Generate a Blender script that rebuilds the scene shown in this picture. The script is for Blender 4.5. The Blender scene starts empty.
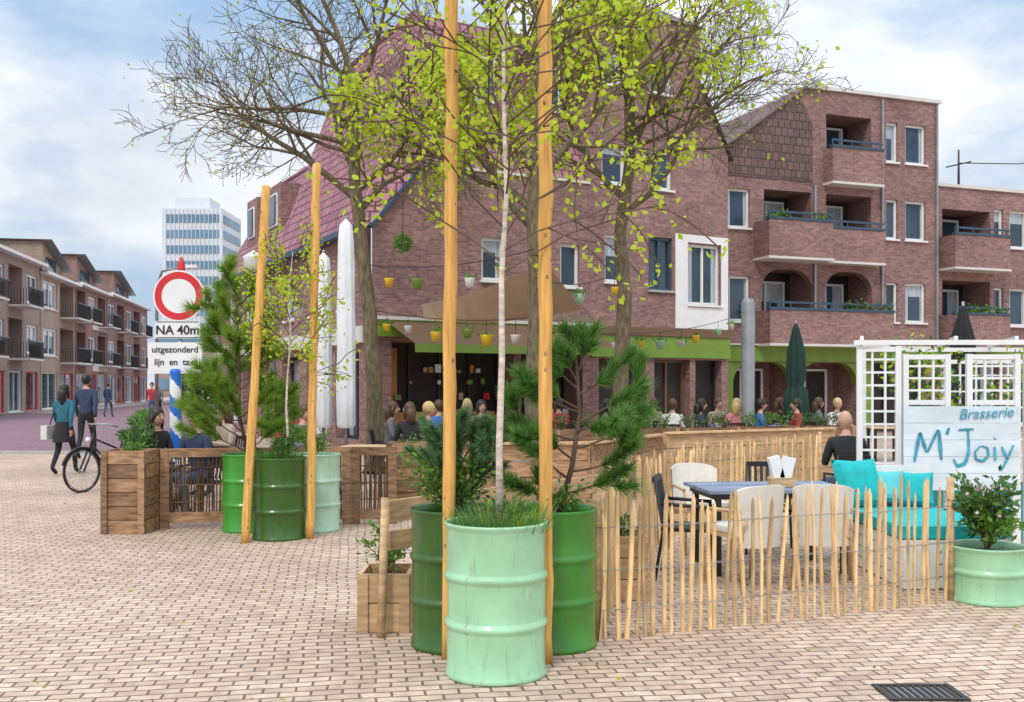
import bpy, math, random
from mathutils import Vector, Matrix
import numpy as np
R=random.Random(7)
V=Vector
scene=bpy.context.scene
# ------------------------------------------------------------------ materials
def nt(name):
    m=bpy.data.materials.new(name); m.use_nodes=True
    t=m.node_tree; t.nodes.clear()
    return m,t,t.nodes,t.links
def MAT(name,col,rough=.7,var=.15,scale=6,island=0,bump=0,metal=0,coat=0,stretch=None,grime=0):
    m,t,N,L=nt(name)
    out=N.new('ShaderNodeOutputMaterial'); b=N.new('ShaderNodeBsdfPrincipled')
    L.new(b.outputs[0],out.inputs[0])
    b.inputs['Roughness'].default_value=rough; b.inputs['Metallic'].default_value=metal
    b.inputs['Coat Weight'].default_value=coat
    tc=N.new('ShaderNodeTexCoord'); mp=N.new('ShaderNodeMapping'); L.new(tc.outputs['Object'],mp.inputs[0])
    if stretch: mp.inputs['Scale'].default_value=stretch
    no=N.new('ShaderNodeTexNoise'); no.inputs['Scale'].default_value=scale; no.inputs['Detail'].default_value=6
    L.new(mp.outputs[0],no.inputs['Vector'])
    mr=N.new('ShaderNodeMapRange'); mr.inputs[1].default_value=.3; mr.inputs[2].default_value=.7
    mr.inputs[3].default_value=1-var; mr.inputs[4].default_value=1+var
    L.new(no.outputs[0],mr.inputs[0]); fac=mr.outputs[0]
    if island:
        g=N.new('ShaderNodeNewGeometry'); m2=N.new('ShaderNodeMapRange')
        m2.inputs[3].default_value=1-island; m2.inputs[4].default_value=1+island
        L.new(g.outputs['Random Per Island'],m2.inputs[0])
        mu=N.new('ShaderNodeMath'); mu.operation='MULTIPLY'; L.new(fac,mu.inputs[0]); L.new(m2.outputs[0],mu.inputs[1]); fac=mu.outputs[0]
    vm=N.new('ShaderNodeVectorMath'); vm.operation='SCALE'; vm.inputs[0].default_value=col[:3]; L.new(fac,vm.inputs['Scale'])
    src=vm.outputs[0]
    if grime:
        # scuffs and rain streaks on painted steel
        mp2=N.new('ShaderNodeMapping'); mp2.inputs['Scale'].default_value=(14,14,2.2); L.new(tc.outputs['Object'],mp2.inputs[0])
        n3=N.new('ShaderNodeTexNoise'); n3.inputs['Scale'].default_value=1.6; n3.inputs['Detail'].default_value=9; n3.inputs['Roughness'].default_value=.7; L.new(mp2.outputs[0],n3.inputs[0])
        r3=N.new('ShaderNodeMapRange'); r3.inputs[1].default_value=.56; r3.inputs[2].default_value=.70; r3.inputs[4].default_value=grime; L.new(n3.outputs[0],r3.inputs[0])
        mx=N.new('ShaderNodeMix'); mx.data_type='RGBA'; L.new(r3.outputs[0],mx.inputs[0]); L.new(src,mx.inputs[6]); mx.inputs[7].default_value=(.16,.14,.10,1); src=mx.outputs[2]
    L.new(src,b.inputs['Base Color'])
    if bump:
        bp=N.new('ShaderNodeBump'); bp.inputs['Strength'].default_value=bump; bp.inputs['Distance'].default_value=.02
        L.new(no.outputs[0],bp.inputs['Height']); L.new(bp.outputs[0],b.inputs['Normal'])
    return m
def LEAF(name,c1,c2,trans=.35):
    m,t,N,L=nt(name)
    out=N.new('ShaderNodeOutputMaterial'); g=N.new('ShaderNodeNewGeometry')
    mx=N.new('ShaderNodeMix'); mx.data_type='RGBA'; mx.inputs[6].default_value=(*c1,1); mx.inputs[7].default_value=(*c2,1)
    L.new(g.outputs['Random Per Island'],mx.inputs[0])
    d=N.new('ShaderNodeBsdfPrincipled'); d.inputs['Roughness'].default_value=.55
    tr=N.new('ShaderNodeBsdfTranslucent'); ms=N.new('ShaderNodeMixShader'); ms.inputs[0].default_value=trans
    L.new(mx.outputs[2],d.inputs['Base Color']); L.new(mx.outputs[2],tr.inputs[0])
    L.new(d.outputs[0],ms.inputs[1]); L.new(tr.outputs[0],ms.inputs[2]); L.new(ms.outputs[0],out.inputs[0])
    return m
def BRICK(name,c1,c2,mort,w=.22,h=.07,ms=.012,var=.2,coord='UV',rot=0,bump=.4,rough=.85,bigvar=.15,off=.5):
    m,t,N,L=nt(name)
    out=N.new('ShaderNodeOutputMaterial'); b=N.new('ShaderNodeBsdfPrincipled'); L.new(b.outputs[0],out.inputs[0])
    b.inputs['Roughness'].default_value=rough
    tc=N.new('ShaderNodeTexCoord'); mp=N.new('ShaderNodeMapping'); L.new(tc.outputs[coord],mp.inputs[0]); mp.inputs['Rotation'].default_value=(0,0,rot)
    nw=N.new('ShaderNodeTexNoise'); nw.inputs['Scale'].default_value=.7; nw.inputs['Detail'].default_value=3; L.new(mp.outputs[0],nw.inputs[0])
    ws=N.new('ShaderNodeVectorMath'); ws.operation='SCALE'; ws.inputs['Scale'].default_value=.10 if coord=='Object' else 0; L.new(nw.outputs['Color'],ws.inputs[0])
    wa=N.new('ShaderNodeVectorMath'); L.new(mp.outputs[0],wa.inputs[0]); L.new(ws.outputs[0],wa.inputs[1])
    br=N.new('ShaderNodeTexBrick'); br.inputs['Scale'].default_value=1; br.inputs['Brick Width'].default_value=w; br.inputs['Row Height'].default_value=h
    br.inputs['Mortar Size'].default_value=ms; br.inputs['Mortar Smooth'].default_value=.35; br.offset=off
    br.inputs['Color1'].default_value=(*c1,1); br.inputs['Color2'].default_value=(*c2,1); br.inputs['Mortar'].default_value=(*mort,1)
    L.new(wa.outputs[0],br.inputs[0])
    n1=N.new('ShaderNodeTexNoise'); n1.inputs['Scale'].default_value=.5; n1.inputs['Detail'].default_value=7; n1.inputs['Roughness'].default_value=.6; L.new(tc.outputs[coord],n1.inputs[0])
    r1=N.new('ShaderNodeMapRange'); r1.inputs[1].default_value=.3; r1.inputs[2].default_value=.7; r1.inputs[3].default_value=1-bigvar; r1.inputs[4].default_value=1+bigvar; L.new(n1.outputs[0],r1.inputs[0])
    n2=N.new('ShaderNodeTexNoise'); n2.inputs['Scale'].default_value=9; n2.inputs['Detail'].default_value=4; L.new(tc.outputs[coord],n2.inputs[0])
    r2=N.new('ShaderNodeMapRange'); r2.inputs[1].default_value=.3; r2.inputs[2].default_value=.7; r2.inputs[3].default_value=1-var; r2.inputs[4].default_value=1+var; L.new(n2.outputs[0],r2.inputs[0])
    mu=N.new('ShaderNodeMath'); mu.operation='MULTIPLY'; L.new(r1.outputs[0],mu.inputs[0]); L.new(r2.outputs[0],mu.inputs[1])
    vm=N.new('ShaderNodeVectorMath'); vm.operation='SCALE'; L.new(br.outputs[0],vm.inputs[0]); L.new(mu.outputs[0],vm.inputs['Scale'])
    L.new(vm.outputs[0],b.inputs['Base Color'])
    bp=N.new('ShaderNodeBump'); bp.inputs['Strength'].default_value=bump; bp.inputs['Distance'].default_value=.01; bp.invert=True
    L.new(br.outputs['Fac'],bp.inputs['Height']); L.new(bp.outputs[0],b.inputs['Normal'])
    return m
m_paver=BRICK('clay_pavers',(.60,.455,.35),(.47,.345,.262),(.17,.115,.085),w=.175,h=.088,ms=.0085,coord='Object',rot=math.radians(-9),bump=.6,bigvar=.17,var=.2)
m_road=BRICK('red_brick_road',(.27,.15,.18),(.21,.12,.145),(.13,.09,.10),w=.2,h=.1,ms=.01,coord='Object',rot=.4,bigvar=.1)
m_slab=MAT('concrete_kerb',(.42,.40,.38),.8,.12,4)
m_brick=BRICK('mauve_brick',(.36,.19,.165),(.21,.105,.10),(.25,.19,.17),ms=.010,bigvar=.22)
m_brick2=BRICK('pinkish_grey_brick',(.40,.28,.235),(.30,.21,.18),(.30,.25,.22))
m_brick3=BRICK('dark_red_brick',(.36,.18,.15),(.28,.135,.11),(.26,.20,.18))
m_brick4=BRICK('sand_brick',(.46,.33,.25),(.38,.26,.19),(.36,.3,.25))
m_tile=BRICK('red_roof_tiles',(.44,.20,.235),(.30,.13,.165),(.13,.055,.07),w=.24,h=.28,ms=.03,var=.25,bump=1)
m_dtile=BRICK('dark_roof_tiles',(.19,.12,.11),(.13,.085,.08),(.07,.045,.045),w=.24,h=.28,ms=.02)
m_white=MAT('white_paint',(.80,.80,.79),.55,.06,3)
m_cream=MAT('cream_render',(.66,.63,.58),.8,.08,2)
m_glass=MAT('window_glass',(.04,.07,.10),.06,.5,.6)
m_curt=MAT('curtained_window',(.38,.43,.48),.35,.35,5,coat=1,stretch=(6,6,.3))
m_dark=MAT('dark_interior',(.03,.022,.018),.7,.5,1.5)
m_dframe=MAT('dark_blue_frame',(.035,.08,.13),.4,.1,3)
m_blk=MAT('black_metal',(.018,.018,.02),.45,.2,8)
m_green=MAT('green_fascia_paint',(.17,.28,.03),.5,.12,2)
m_brown=MAT('brown_signboard',(.17,.095,.05),.6,.1,3)
m_beige=MAT('beige_canvas',(.46,.32,.20),.85,.1,3)
m_red=MAT('red_paint',(.62,.02,.03),.5,.1,3)
m_orange=MAT('lit_interior_orange',(.55,.25,.06),.5,.3,2)  # bright orange: warm light of the lit shopfront put into the colour
m_teal=MAT('teal_fabric',(.01,.42,.42),.85,.12,12,bump=.3)
m_teal2=MAT('turquoise_curtain',(.10,.52,.55),.8,.15,5)
m_gdark=MAT('dark_green_enamel',(.035,.11,.012),.32,.15,5,coat=.2,bump=.05,grime=.45)
m_gmid=MAT('mid_green_enamel',(.045,.23,.02),.32,.15,5,coat=.2,bump=.05,grime=.45)
m_gmid2=MAT('leaf_green_enamel',(.05,.31,.03),.32,.15,5,coat=.2,bump=.05,grime=.45)
m_gmint=MAT('sage_green_enamel',(.34,.62,.38),.36,.10,5,coat=.2,bump=.05,grime=.42)
m_gmint2=MAT('pale_sage_enamel',(.43,.66,.47),.36,.10,5,coat=.2,bump=.05,grime=.42)
m_post=MAT('pine_post_wood',(.72,.39,.10),.7,.28,5,bump=.4,stretch=(8,8,.6))
m_wood=MAT('weathered_wood',(.32,.185,.10),.8,.45,5,island=.35,bump=.5,stretch=(1.2,3,5))
m_woodl=MAT('light_plank_wood',(.56,.37,.20),.75,.3,5,island=.25,bump=.3,stretch=(1,1,5))
m_pale=MAT('chestnut_paling',(.70,.48,.24),.8,.3,7,island=.35,bump=.3,stretch=(5,5,.8))
m_wattle=MAT('willow_matting',(.15,.085,.045),.9,.3,9,island=.5)
m_grey=MAT('grey_blue_slats',(.20,.24,.32),.7,.15,5,island=.3)
m_soil=MAT('potting_soil',(.05,.032,.02),.95,.4,20,bump=1)
m_bark=MAT('tree_bark',(.16,.125,.075),.95,.5,7,bump=1,stretch=(3,3,.8))
m_birch=MAT('birch_bark',(.62,.52,.45),.8,.35,9,bump=.3,stretch=(1,1,4))
m_twig=MAT('twig_bark',(.13,.085,.055),.9,.3,9)
m_canvas=MAT('white_canvas_cover',(.76,.77,.79),.8,.08,3,bump=.5)
m_dgcan=MAT('dark_green_canvas',(.012,.045,.035),.85,.2,3)
m_bkcan=MAT('black_canvas',(.015,.017,.02),.85,.2,3)
m_galv=MAT('galvanised_steel',(.32,.33,.34),.45,.15,4,metal=.5)
m_blue=MAT('blue_paint',(.01,.14,.55),.45,.08,3)
m_yel=MAT('yellow_lantern',(.82,.50,.02),.5,.1,8)
m_sign=MAT('white_painted_board',(.66,.75,.80),.6,.15,1.5,stretch=(1,1,5))
m_stext=MAT('sign_blue_lettering',(.06,.32,.45),.6,.35,9)
m_cush=MAT('cream_fabric',(.72,.69,.62),.9,.08,8,bump=.3)
m_ltow=MAT('white_tower_cladding',(.62,.66,.70),.5,.06,.2)
m_gtow=MAT('tower_window_bands',(.13,.24,.34),.2,.2,.3)
lf_y=LEAF('spring_leaves',(.42,.56,.02),(.62,.72,.05),.5)
lf_g=LEAF('green_leaves',(.07,.19,.02),(.19,.36,.05))
lf_d=LEAF('dark_leaves',(.035,.10,.02),(.11,.24,.045),.2)
lf_p=LEAF('pine_needles',(.05,.16,.03),(.20,.40,.07),.3)
lf_p2=LEAF('yellow_pine_needles',(.13,.27,.03),(.34,.50,.07),.35)
lf_bl=LEAF('blue_needles',(.07,.17,.07),(.18,.34,.13),.25)
lf_w=LEAF('white_blossom',(.7,.6,.6),(.75,.4,.45),.2)
lf_dry=LEAF('dry_leaves',(.22,.13,.05),(.45,.33,.10),.1)
m_skin=MAT('skin',(.56,.33,.24),.55,.05,10)
# ------------------------------------------------------------------ mesh builder
class MB:
    def __init__(s): s.v=[];s.f=[];s.m=[];s.s=[];s.ml=[]
    def mi(s,m):
        if m not in s.ml: s.ml.append(m)
        return s.ml.index(m)
    def poly(s,pts,m,sm=False):
        n=len(s.v); s.v+=[tuple(p) for p in pts]; s.f.append(tuple(range(n,n+len(pts)))); s.m.append(s.mi(m)); s.s.append(sm)
    def boxm(s,M,sx,sy,sz,m):
        n=len(s.v); k=s.mi(m)
        for x,y,z in ((-1,-1,-1),(1,-1,-1),(1,1,-1),(-1,1,-1),(-1,-1,1),(1,-1,1),(1,1,1),(-1,1,1)):
            s.v.append(tuple(M@V((x*sx/2,y*sy/2,z*sz/2))))
        for f in ((0,3,2,1),(4,5,6,7),(0,1,5,4),(1,2,6,5),(2,3,7,6),(3,0,4,7)):
            s.f.append(tuple(n+i for i in f)); s.m.append(k); s.s.append(False)
    def box(s,x,y,z,sx,sy,sz,m,rot=0):
        s.boxm(Matrix.Translation((x,y,z))@Matrix.Rotation(rot,4,'Z'),sx,sy,sz,m)
    def beam(s,p,q,w,h,m):
        p=V(p);q=V(q);d=q-p;L=d.length
        if L<1e-6: return
        x=d/L; up=V((0,0,1)) if abs(x.z)<.95 else V((0,1,0))
        y=up.cross(x).normalized(); z=x.cross(y)
        M=Matrix(((x.x,y.x,z.x,(p.x+q.x)/2),(x.y,y.y,z.y,(p.y+q.y)/2),(x.z,y.z,z.z,(p.z+q.z)/2),(0,0,0,1)))
        s.boxm(M,L,w,h,m)
    def tube(s,pts,rs,n,m,cap=True,sm=True):
        k=s.mi(m); base=len(s.v); pts=[V(p) for p in pts]
        for i,p in enumerate(pts):
            d=(pts[min(i+1,len(pts)-1)]-pts[max(i-1,0)])
            d=d.normalized() if d.length>1e-7 else V((0,0,1))
            ref=V((1,0,0)) if abs(d.x)<.8 else V((0,1,0))
            a=d.cross(ref).normalized(); b=d.cross(a)
            for j in range(n):
                t=2*math.pi*j/n; s.v.append(tuple(p+(a*math.cos(t)+b*math.sin(t))*rs[i]))
        for i in range(len(pts)-1):
            for j in range(n):
                a0=base+i*n+j;a1=base+i*n+(j+1)%n
                s.f.append((a0,a0+n,a1+n,a1)); s.m.append(k); s.s.append(sm)
        if cap:
            s.f.append(tuple(base+j for j in range(n))); s.m.append(k); s.s.append(False)
            e=base+(len(pts)-1)*n
            s.f.append(tuple(e+n-1-j for j in range(n))); s.m.append(k); s.s.append(False)
    def lathe(s,c,prof,n,m,fn=None,sm=True):
        k=s.mi(m); base=len(s.v); c=V(c)
        for i,(r,z) in enumerate(prof):
            for j in range(n):
                t=2*math.pi*j/n; rr=r*(fn(t,z) if fn else 1)
                s.v.append((c.x+rr*math.cos(t),c.y+rr*math.sin(t),c.z+z))
        for i in range(len(prof)-1):
            for j in range(n):
                a=base+i*n+j;b=base+i*n+(j+1)%n
                s.f.append((a,b,b+n,a+n)); s.m.append(k); s.s.append(sm)
    def sphere(s,c,r,m,n=10,k=6,sq=(1,1,1)):
        s.lathe((0,0,0),[(0.001,-1)]+[(math.sin(math.pi*i/k),-math.cos(math.pi*i/k)) for i in range(1,k)]+[(0.001,1)],n,m)
        cnt=n*(k+1)
        for i in range(len(s.v)-cnt,len(s.v)):
            a=s.v[i]; s.v[i]=(c[0]+a[0]*r*sq[0],c[1]+a[1]*r*sq[1],c[2]+a[2]*r*sq[2])
    def leaf(s,p,size,m,d=None,w=.5):
        p=V(p)
        if d is None: d=V((R.gauss(0,1),R.gauss(0,1),R.gauss(0,1)-.4))
        d=d.normalized(); a=d.cross(V((R.gauss(0,1),R.gauss(0,1),R.gauss(0,1)))).normalized()
        s.poly([p,p+d*size*.5+a*size*w*.5,p+d*size,p+d*size*.5-a*size*w*.5],m)
    def needle(s,p,d,L,m,w=.0045):
        a=d.cross(V((R.gauss(0,1),R.gauss(0,1),R.gauss(0,1)))).normalized()*w*.5
        s.poly([p-a,p+a,p+d*L],m)
    def mesh(s,name):
        me=bpy.data.meshes.new(name); me.from_pydata(s.v,[],s.f)
        for m in s.ml: me.materials.append(m)
        me.polygons.foreach_set('material_index',s.m); me.polygons.foreach_set('use_smooth',s.s)
        uv=me.uv_layers.new(name='UVMap')
        nl=len(me.loops); co=np.empty(len(me.vertices)*3); me.vertices.foreach_get('co',co); co=co.reshape(-1,3)
        vi=np.empty(nl,dtype=np.int32); me.loops.foreach_get('vertex_index',vi)
        nr=np.empty(len(me.polygons)*3); me.polygons.foreach_get('normal',nr); nr=nr.reshape(-1,3)
        lt=np.empty(len(me.polygons),dtype=np.int32); me.polygons.foreach_get('loop_total',lt)
        ln=np.repeat(nr,lt,axis=0); lc=co[vi]
        h=np.hypot(ln[:,0],ln[:,1]); hs=np.where(h<1e-4,1,h)
        ux=np.where(h<.2,1,-ln[:,1]/hs); uy=np.where(h<.2,0,ln[:,0]/hs)
        u=lc[:,0]*ux+lc[:,1]*uy
        v=np.where(h<.2,lc[:,1],lc[:,2]/np.maximum(h,.2))
        uv.data.foreach_set('uv',np.stack([u,v],1).astype(np.float32).ravel())
        me.update(); return me
def link(name,me,parent=None,loc=None,rot=0):
    o=bpy.data.objects.new(name,me); scene.collection.objects.link(o)
    if parent: o.parent=parent
    if loc: o.location=loc
    o.rotation_euler[2]=rot
    return o
class OB:
    def __init__(s,name): s.name=name; s.p={}
    def __getitem__(s,k):
        if k not in s.p: s.p[k]=MB()
        return s.p[k]
    def done(s,loc=(0,0,0),rot=0):
        if len(s.p)==1:
            return link(s.name,list(s.p.values())[0].mesh(s.name),None,loc,rot)
        e=link(s.name,None,None,loc,rot)
        for k,b in s.p.items(): link(k,b.mesh(k),e)
        return e
def px(p,Y): return (p-512)*Y/1000.0   # survey helper: bearing at a true distance
def text(body,size,loc,m,parent,name='lettering',rz=0,ext=.002,align='CENTER',shear=0,bold=0,roll=0):
    c=bpy.data.curves.new('t','FONT'); c.body=body; c.size=size; c.align_x=align; c.extrude=ext; c.shear=shear; c.offset=bold
    o=bpy.data.objects.new('t',c); scene.collection.objects.link(o)
    dg=bpy.context.evaluated_depsgraph_get(); me=bpy.data.meshes.new_from_object(o.evaluated_get(dg))
    bpy.data.objects.remove(o)
    me.materials.clear(); me.materials.append(m)
    t=bpy.data.objects.new(name,me); scene.collection.objects.link(t)
    t.location=loc; t.rotation_euler=(math.pi/2,roll,rz); t.parent=parent
    return t
# ------------------------------------------------------------------ ground
b=OB('ground'); b['g'].poly([(-500,-60,0),(500,-60,0),(500,700,0),(-500,700,0)],m_paver); b.done()
b=OB('road'); b['r'].poly([(-60,25,.004),(-12,24.6,.004),(-8.5,24.5,.004),(-10,30,.004),(-13,42,.004),(-24,120,.004),(-38,120,.004),(-27,60,.004),(-60,60,.004)],m_road); b.done()
b=OB('kerb')
for p,q in (((-60,24.8,.03),(-12,24.4,.03)),((-12,24.4,.03),(-8.4,24.3,.03))): b['k'].beam(p,q,.15,.08,m_slab)
b['k'].beam((-27,60,.06),(-36,105,.06),.3,.12,m_slab)
b.done()
b=OB('fallen_leaves')
for i in range(420):
    y=R.uniform(4.3,16); x=R.uniform(-.55,.55)*y; b['l'].leaf((x,y,.006),R.uniform(.012,.04),R.choice([lf_dry,lf_dry,lf_y]),V((R.gauss(0,1),R.gauss(0,1),.12)),.6)
b.done()
# ------------------------------------------------------------------ facades
def facade(O,o,u,W,H,ops,mat,depth=.16,thick=.0):
    o=V((o[0],o[1],o[2] if len(o)>2 else 0)); u=V((u[0],u[1],0)).normalized(); n=V((u.y,-u.x,0)); Z=V((0,0,1))
    w=O['walls']; P=lambda t,z,d=0:o+u*t+Z*z-n*d
    xs=sorted(set([0,W]+[round(min(max(a,0),W),4) for q in ops for a in (q[0],q[2])])); zs=sorted(set([0,H]+[round(min(max(a,0),H),4) for q in ops for a in (q[1],q[3])]))
    for i in range(len(xs)-1):
        for j in range(len(zs)-1):
            cx=(xs[i]+xs[i+1])/2; cz=(zs[j]+zs[j+1])/2
            if any(q[0]<cx<q[2] and q[1]<cz<q[3] for q in ops): continue
            w.poly([P(xs[i],zs[j]),P(xs[i+1],zs[j]),P(xs[i+1],zs[j+1]),P(xs[i],zs[j+1])],mat)
    for q in ops:
        t0,z0,t1,z1,kind=q[:5]; opt=q[5] if len(q)>5 else {}
        D={'win':depth,'recess':1.3,'arch':1.3,'shop':.35,'bigshop':1.0}.get(kind,depth)
        for a,b_ in (((t0,z0),(t0,z1)),((t1,z1),(t1,z0)),((t0,z1),(t1,z1)),((t1,z0),(t0,z0))):
            w.poly([P(*a),P(*b_),P(*b_,D),P(*a,D)],mat)
        fr=O['window_frames']; gl=O['window_glass']
        fm=opt.get('frame',m_white); fw=opt.get('fw',.08)
        def bar(ta,za,tb,zb,wd,d0,mm):
            c=P((ta+tb)/2,(za+zb)/2,d0-.03); M=Matrix.Translation(c)@Matrix(((u.x,-n.x,0,0),(u.y,-n.y,0,0),(0,0,1,0),(0,0,0,1)))
            fr.boxm(M,max(abs(tb-ta),wd),.06,max(abs(zb-za),wd),mm)
        def window(ta,za,tb,zb,d,mull,trans=None):
            r=R.random()
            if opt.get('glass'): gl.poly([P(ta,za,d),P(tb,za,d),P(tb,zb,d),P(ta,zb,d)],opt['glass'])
            else:
                c0=ta+(tb-ta)*R.uniform(.08,.3); c1=tb-(tb-ta)*R.uniform(.08,.3)
                if r<.2: c0=ta+.01; c1=tb-.01
                for a,c,mm in ((ta,c0,m_curt),(c0,c1,m_glass),(c1,tb,m_curt)):
                    gl.poly([P(a,za,d),P(c,za,d),P(c,zb,d),P(a,zb,d)],mm)
                if R.random()<.35:
                    zc=za+(zb-za)*R.uniform(.5,.75); gl.poly([P(c0,zc,d-.005),P(c1,zc,d-.005),P(c1,zb,d-.005),P(c0,zb,d-.005)],m_curt)
            bar(ta+fw/2,za,ta+fw/2,zb,fw,d-.01,fm); bar(tb-fw/2,za,tb-fw/2,zb,fw,d-.01,fm)
            bar(ta+fw,za+fw/2,tb-fw,za+fw/2,fw,d-.01,fm); bar(ta+fw,zb-fw/2,tb-fw,zb-fw/2,fw,d-.01,fm)
            for k in range(1,mull):
                t=ta+(tb-ta)*k/mull; bar(t,za+fw,t,zb-fw,fw*.8,d-.012,fm)
            if trans: bar(ta+fw,za+(zb-za)*trans,tb-fw,za+(zb-za)*trans,fw*.7,d-.014,fm)
        if kind in('win','shop','bigshop'):
            window(t0,z0,t1,z1,D,opt.get('mull',1),opt.get('trans'))
            if kind=='win':
                c=P((t0+t1)/2,z0-.03,-.03); M=Matrix.Translation(c)@Matrix(((u.x,-n.x,0,0),(u.y,-n.y,0,0),(0,0,1,0),(0,0,0,1)))
                fr.boxm(M,t1-t0+.1,.1,.06,m_white if fm is m_white else m_slab)
        else:
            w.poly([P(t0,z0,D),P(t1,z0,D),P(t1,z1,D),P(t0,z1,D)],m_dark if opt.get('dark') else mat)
            window(t0+.15,z0+.05,t0+(t1-t0)*.85,z0+2.15 if z1-z0>2.2 else z1-.15,D-.06,2)
        if kind=='arch':
            r=min(.75,(t1-t0)*.42)
            for sgn,tc in ((1,t0),(-1,t1)):
                pts=[P(tc,z1,-.002)]
                for k in range(9):
                    a=math.pi/2*k/8; pts.append(P(tc+sgn*(r-r*math.sin(a)),z1-r+r*math.cos(a),-.002))
                if sgn<0: pts=pts[:1]+pts[1:][::-1]
                am=opt.get('archmat',mat)
                O['walls'].poly(pts,am)
                ed=[P(tc+sgn*(r-r*math.sin(math.pi/2*k/8)),z1-r+r*math.cos(math.pi/2*k/8)) for k in range(9)]
                for k in range(8): O['walls'].poly([ed[k],ed[k+1],ed[k+1]-n*.3,ed[k]-n*.3],am)
    return P
def fbox(O,part,P,t0,t1,z0,z1,d0,d1,m):
    a=P(t0,z0,d0);b_=P(t1,z0,d0);c=P(t1,z0,d1);d=P(t0,z0,d1);h=V((0,0,z1-z0)); B=O[part]
    B.poly([a,b_,b_+h,a+h],m);B.poly([b_,c,c+h,b_+h],m);B.poly([c,d,d+h,c+h],m);B.poly([d,a,a+h,d+h],m)
    B.poly([a+h,b_+h,c+h,d+h],m);B.poly([a,d,c,b_],m)
def balcony(O,P,t0,t1,z0,z1,out,m=None,rail=True):
    m=m or m_brick
    fbox(O,'balconies',P,t0,t1,z0,z1,-out,-out+.12,m)
    fbox(O,'balconies',P,t0,t0+.12,z0,z1,-out+.12,-.003,m); fbox(O,'balconies',P,t1-.12,t1,z0,z1,-out+.12,-.003,m)
    fbox(O,'balconies',P,t0+.12,t1-.12,z0,z0+.15,-out+.12,-.003,m_cream)
    fbox(O,'balconies',P,t0-.03,t1+.03,z0-.08,z0-.003,-out-.03,-.003,m_cream)
    fbox(O,'balconies',P,t0-.03,t1+.03,z1+.003,z1+.09,-out-.03,-out+.15,m_dframe)
    if rail:
        fbox(O,'railings',P,t0,t1,z1+.22,z1+.29,-out+.02,-out+.07,m_dframe)
        k=t0
        while k<t1: fbox(O,'railings',P,k,k+.04,z1+.09,z1+.22,-out+.03,-out+.06,m_dframe); k+=.8
def boxplants(O,P,t0,t1,z,d,m):
    t=t0
    while t<t1:
        if R.random()<.65:
            for q in range(22): O['balcony_plants'].leaf(P(t+R.gauss(0,.12),z+abs(R.gauss(0,.12)),d+R.gauss(0,.06)),.12,m,w=.7)
        t+=.3
def norm2(x,y):
    l=math.hypot(x,y); return (x/l,y/l)
# ---- right apartment building
A=OB('brick_apartment_building')
u=norm2(15.3-7.03,3)
ops=[]
for z in (3.9,6.83,9.55):
    ops.append((6.54,z,7.05,z+1.4,'win')); ops.append((7.38,z,8.28,z+1.4,'win'))
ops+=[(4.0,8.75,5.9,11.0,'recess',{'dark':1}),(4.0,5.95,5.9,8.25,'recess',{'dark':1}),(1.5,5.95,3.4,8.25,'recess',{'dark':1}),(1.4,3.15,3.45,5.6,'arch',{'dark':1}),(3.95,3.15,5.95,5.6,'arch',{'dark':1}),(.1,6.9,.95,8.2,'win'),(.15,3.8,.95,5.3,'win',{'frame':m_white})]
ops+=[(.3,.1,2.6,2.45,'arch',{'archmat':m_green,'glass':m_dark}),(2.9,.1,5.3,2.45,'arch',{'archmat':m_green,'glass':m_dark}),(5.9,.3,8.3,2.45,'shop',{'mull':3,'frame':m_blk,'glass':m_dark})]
P=facade(A,(7.03,33),u,8.85,8.6,[q for q in ops if q[3]<8.6],m_brick)
P3=facade(A,(*P(3.5,0).xy,8.6),u,5.35,3.2,[(q[0]-3.5,q[1]-8.6,q[2]-3.5,q[3]-8.6)+q[4:] for q in ops if q[1]>8.6],m_brick)
A['walls'].poly([P(-1.2,8.6),P(3.5,8.6),P(3.5,11.8),P(3.2,11.8)],m_brick)
A['roof'].poly([P(-1.5,8.5,-.15),P(3.2,11.86,-.15),P(3.2,11.86,6),P(-1.5,8.5,6)],m_dtile)
A['roof'].poly([P(-1.35,8.62,-.03),P(3.42,8.62,-.03),P(3.42,10.6,-.03),P(2.9,11.55,-.03)],m_dtile)
fbox(A,'roof',P,3.2,8.95,11.8,11.92,-.08,8,m_cream)
A['walls'].poly([P(8.85,0),P(8.85,0,8),P(8.85,11.8,8),P(8.85,11.8)],m_brick)
A['walls'].poly([P(-.9,0,.3),P(0,0,.3),P(0,8.6,.3),P(-.9,8.6,.3)],m_brick)
balcony(A,P,3.9,6.0,8.6,9.75,.5); balcony(A,P,1.1,3.6,5.9,7.1,.9); balcony(A,P,3.75,6.1,5.9,7.0,.45); balcony(A,P,1.2,6.2,3.05,4.15,.8)
boxplants(A,P,1.2,3.5,7.2,-.85,lf_g); boxplants(A,P,4.2,6,4.25,-.75,lf_d)
fbox(A,'fascia',P,-.6,8.85,2.47,3.0,-.12,-.003,m_green); fbox(A,'fascia',P,-.6,8.85,3.003,3.05,-.2,-.003,m_cream)
fbox(A,'fascia',P,.02,.28,.0,2.46,-.05,-.003,m_green); fbox(A,'fascia',P,2.62,2.88,.0,2.46,-.05,-.003,m_green); fbox(A,'fascia',P,5.32,5.88,.0,2.46,-.05,-.003,m_green)
for t in (3.47,6.3,8.7): fbox(A,'downpipes',P,t,t+.08,3.1,8.5 if t<4 else 11.7,-.09,-.01,m_galv)
u2=norm2(7.5,2.8)
ops=[(.25,3.15,2.5,5.5,'recess',{'dark':1}),(.25,5.95,2.5,8.1,'recess',{'dark':1})]
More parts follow.
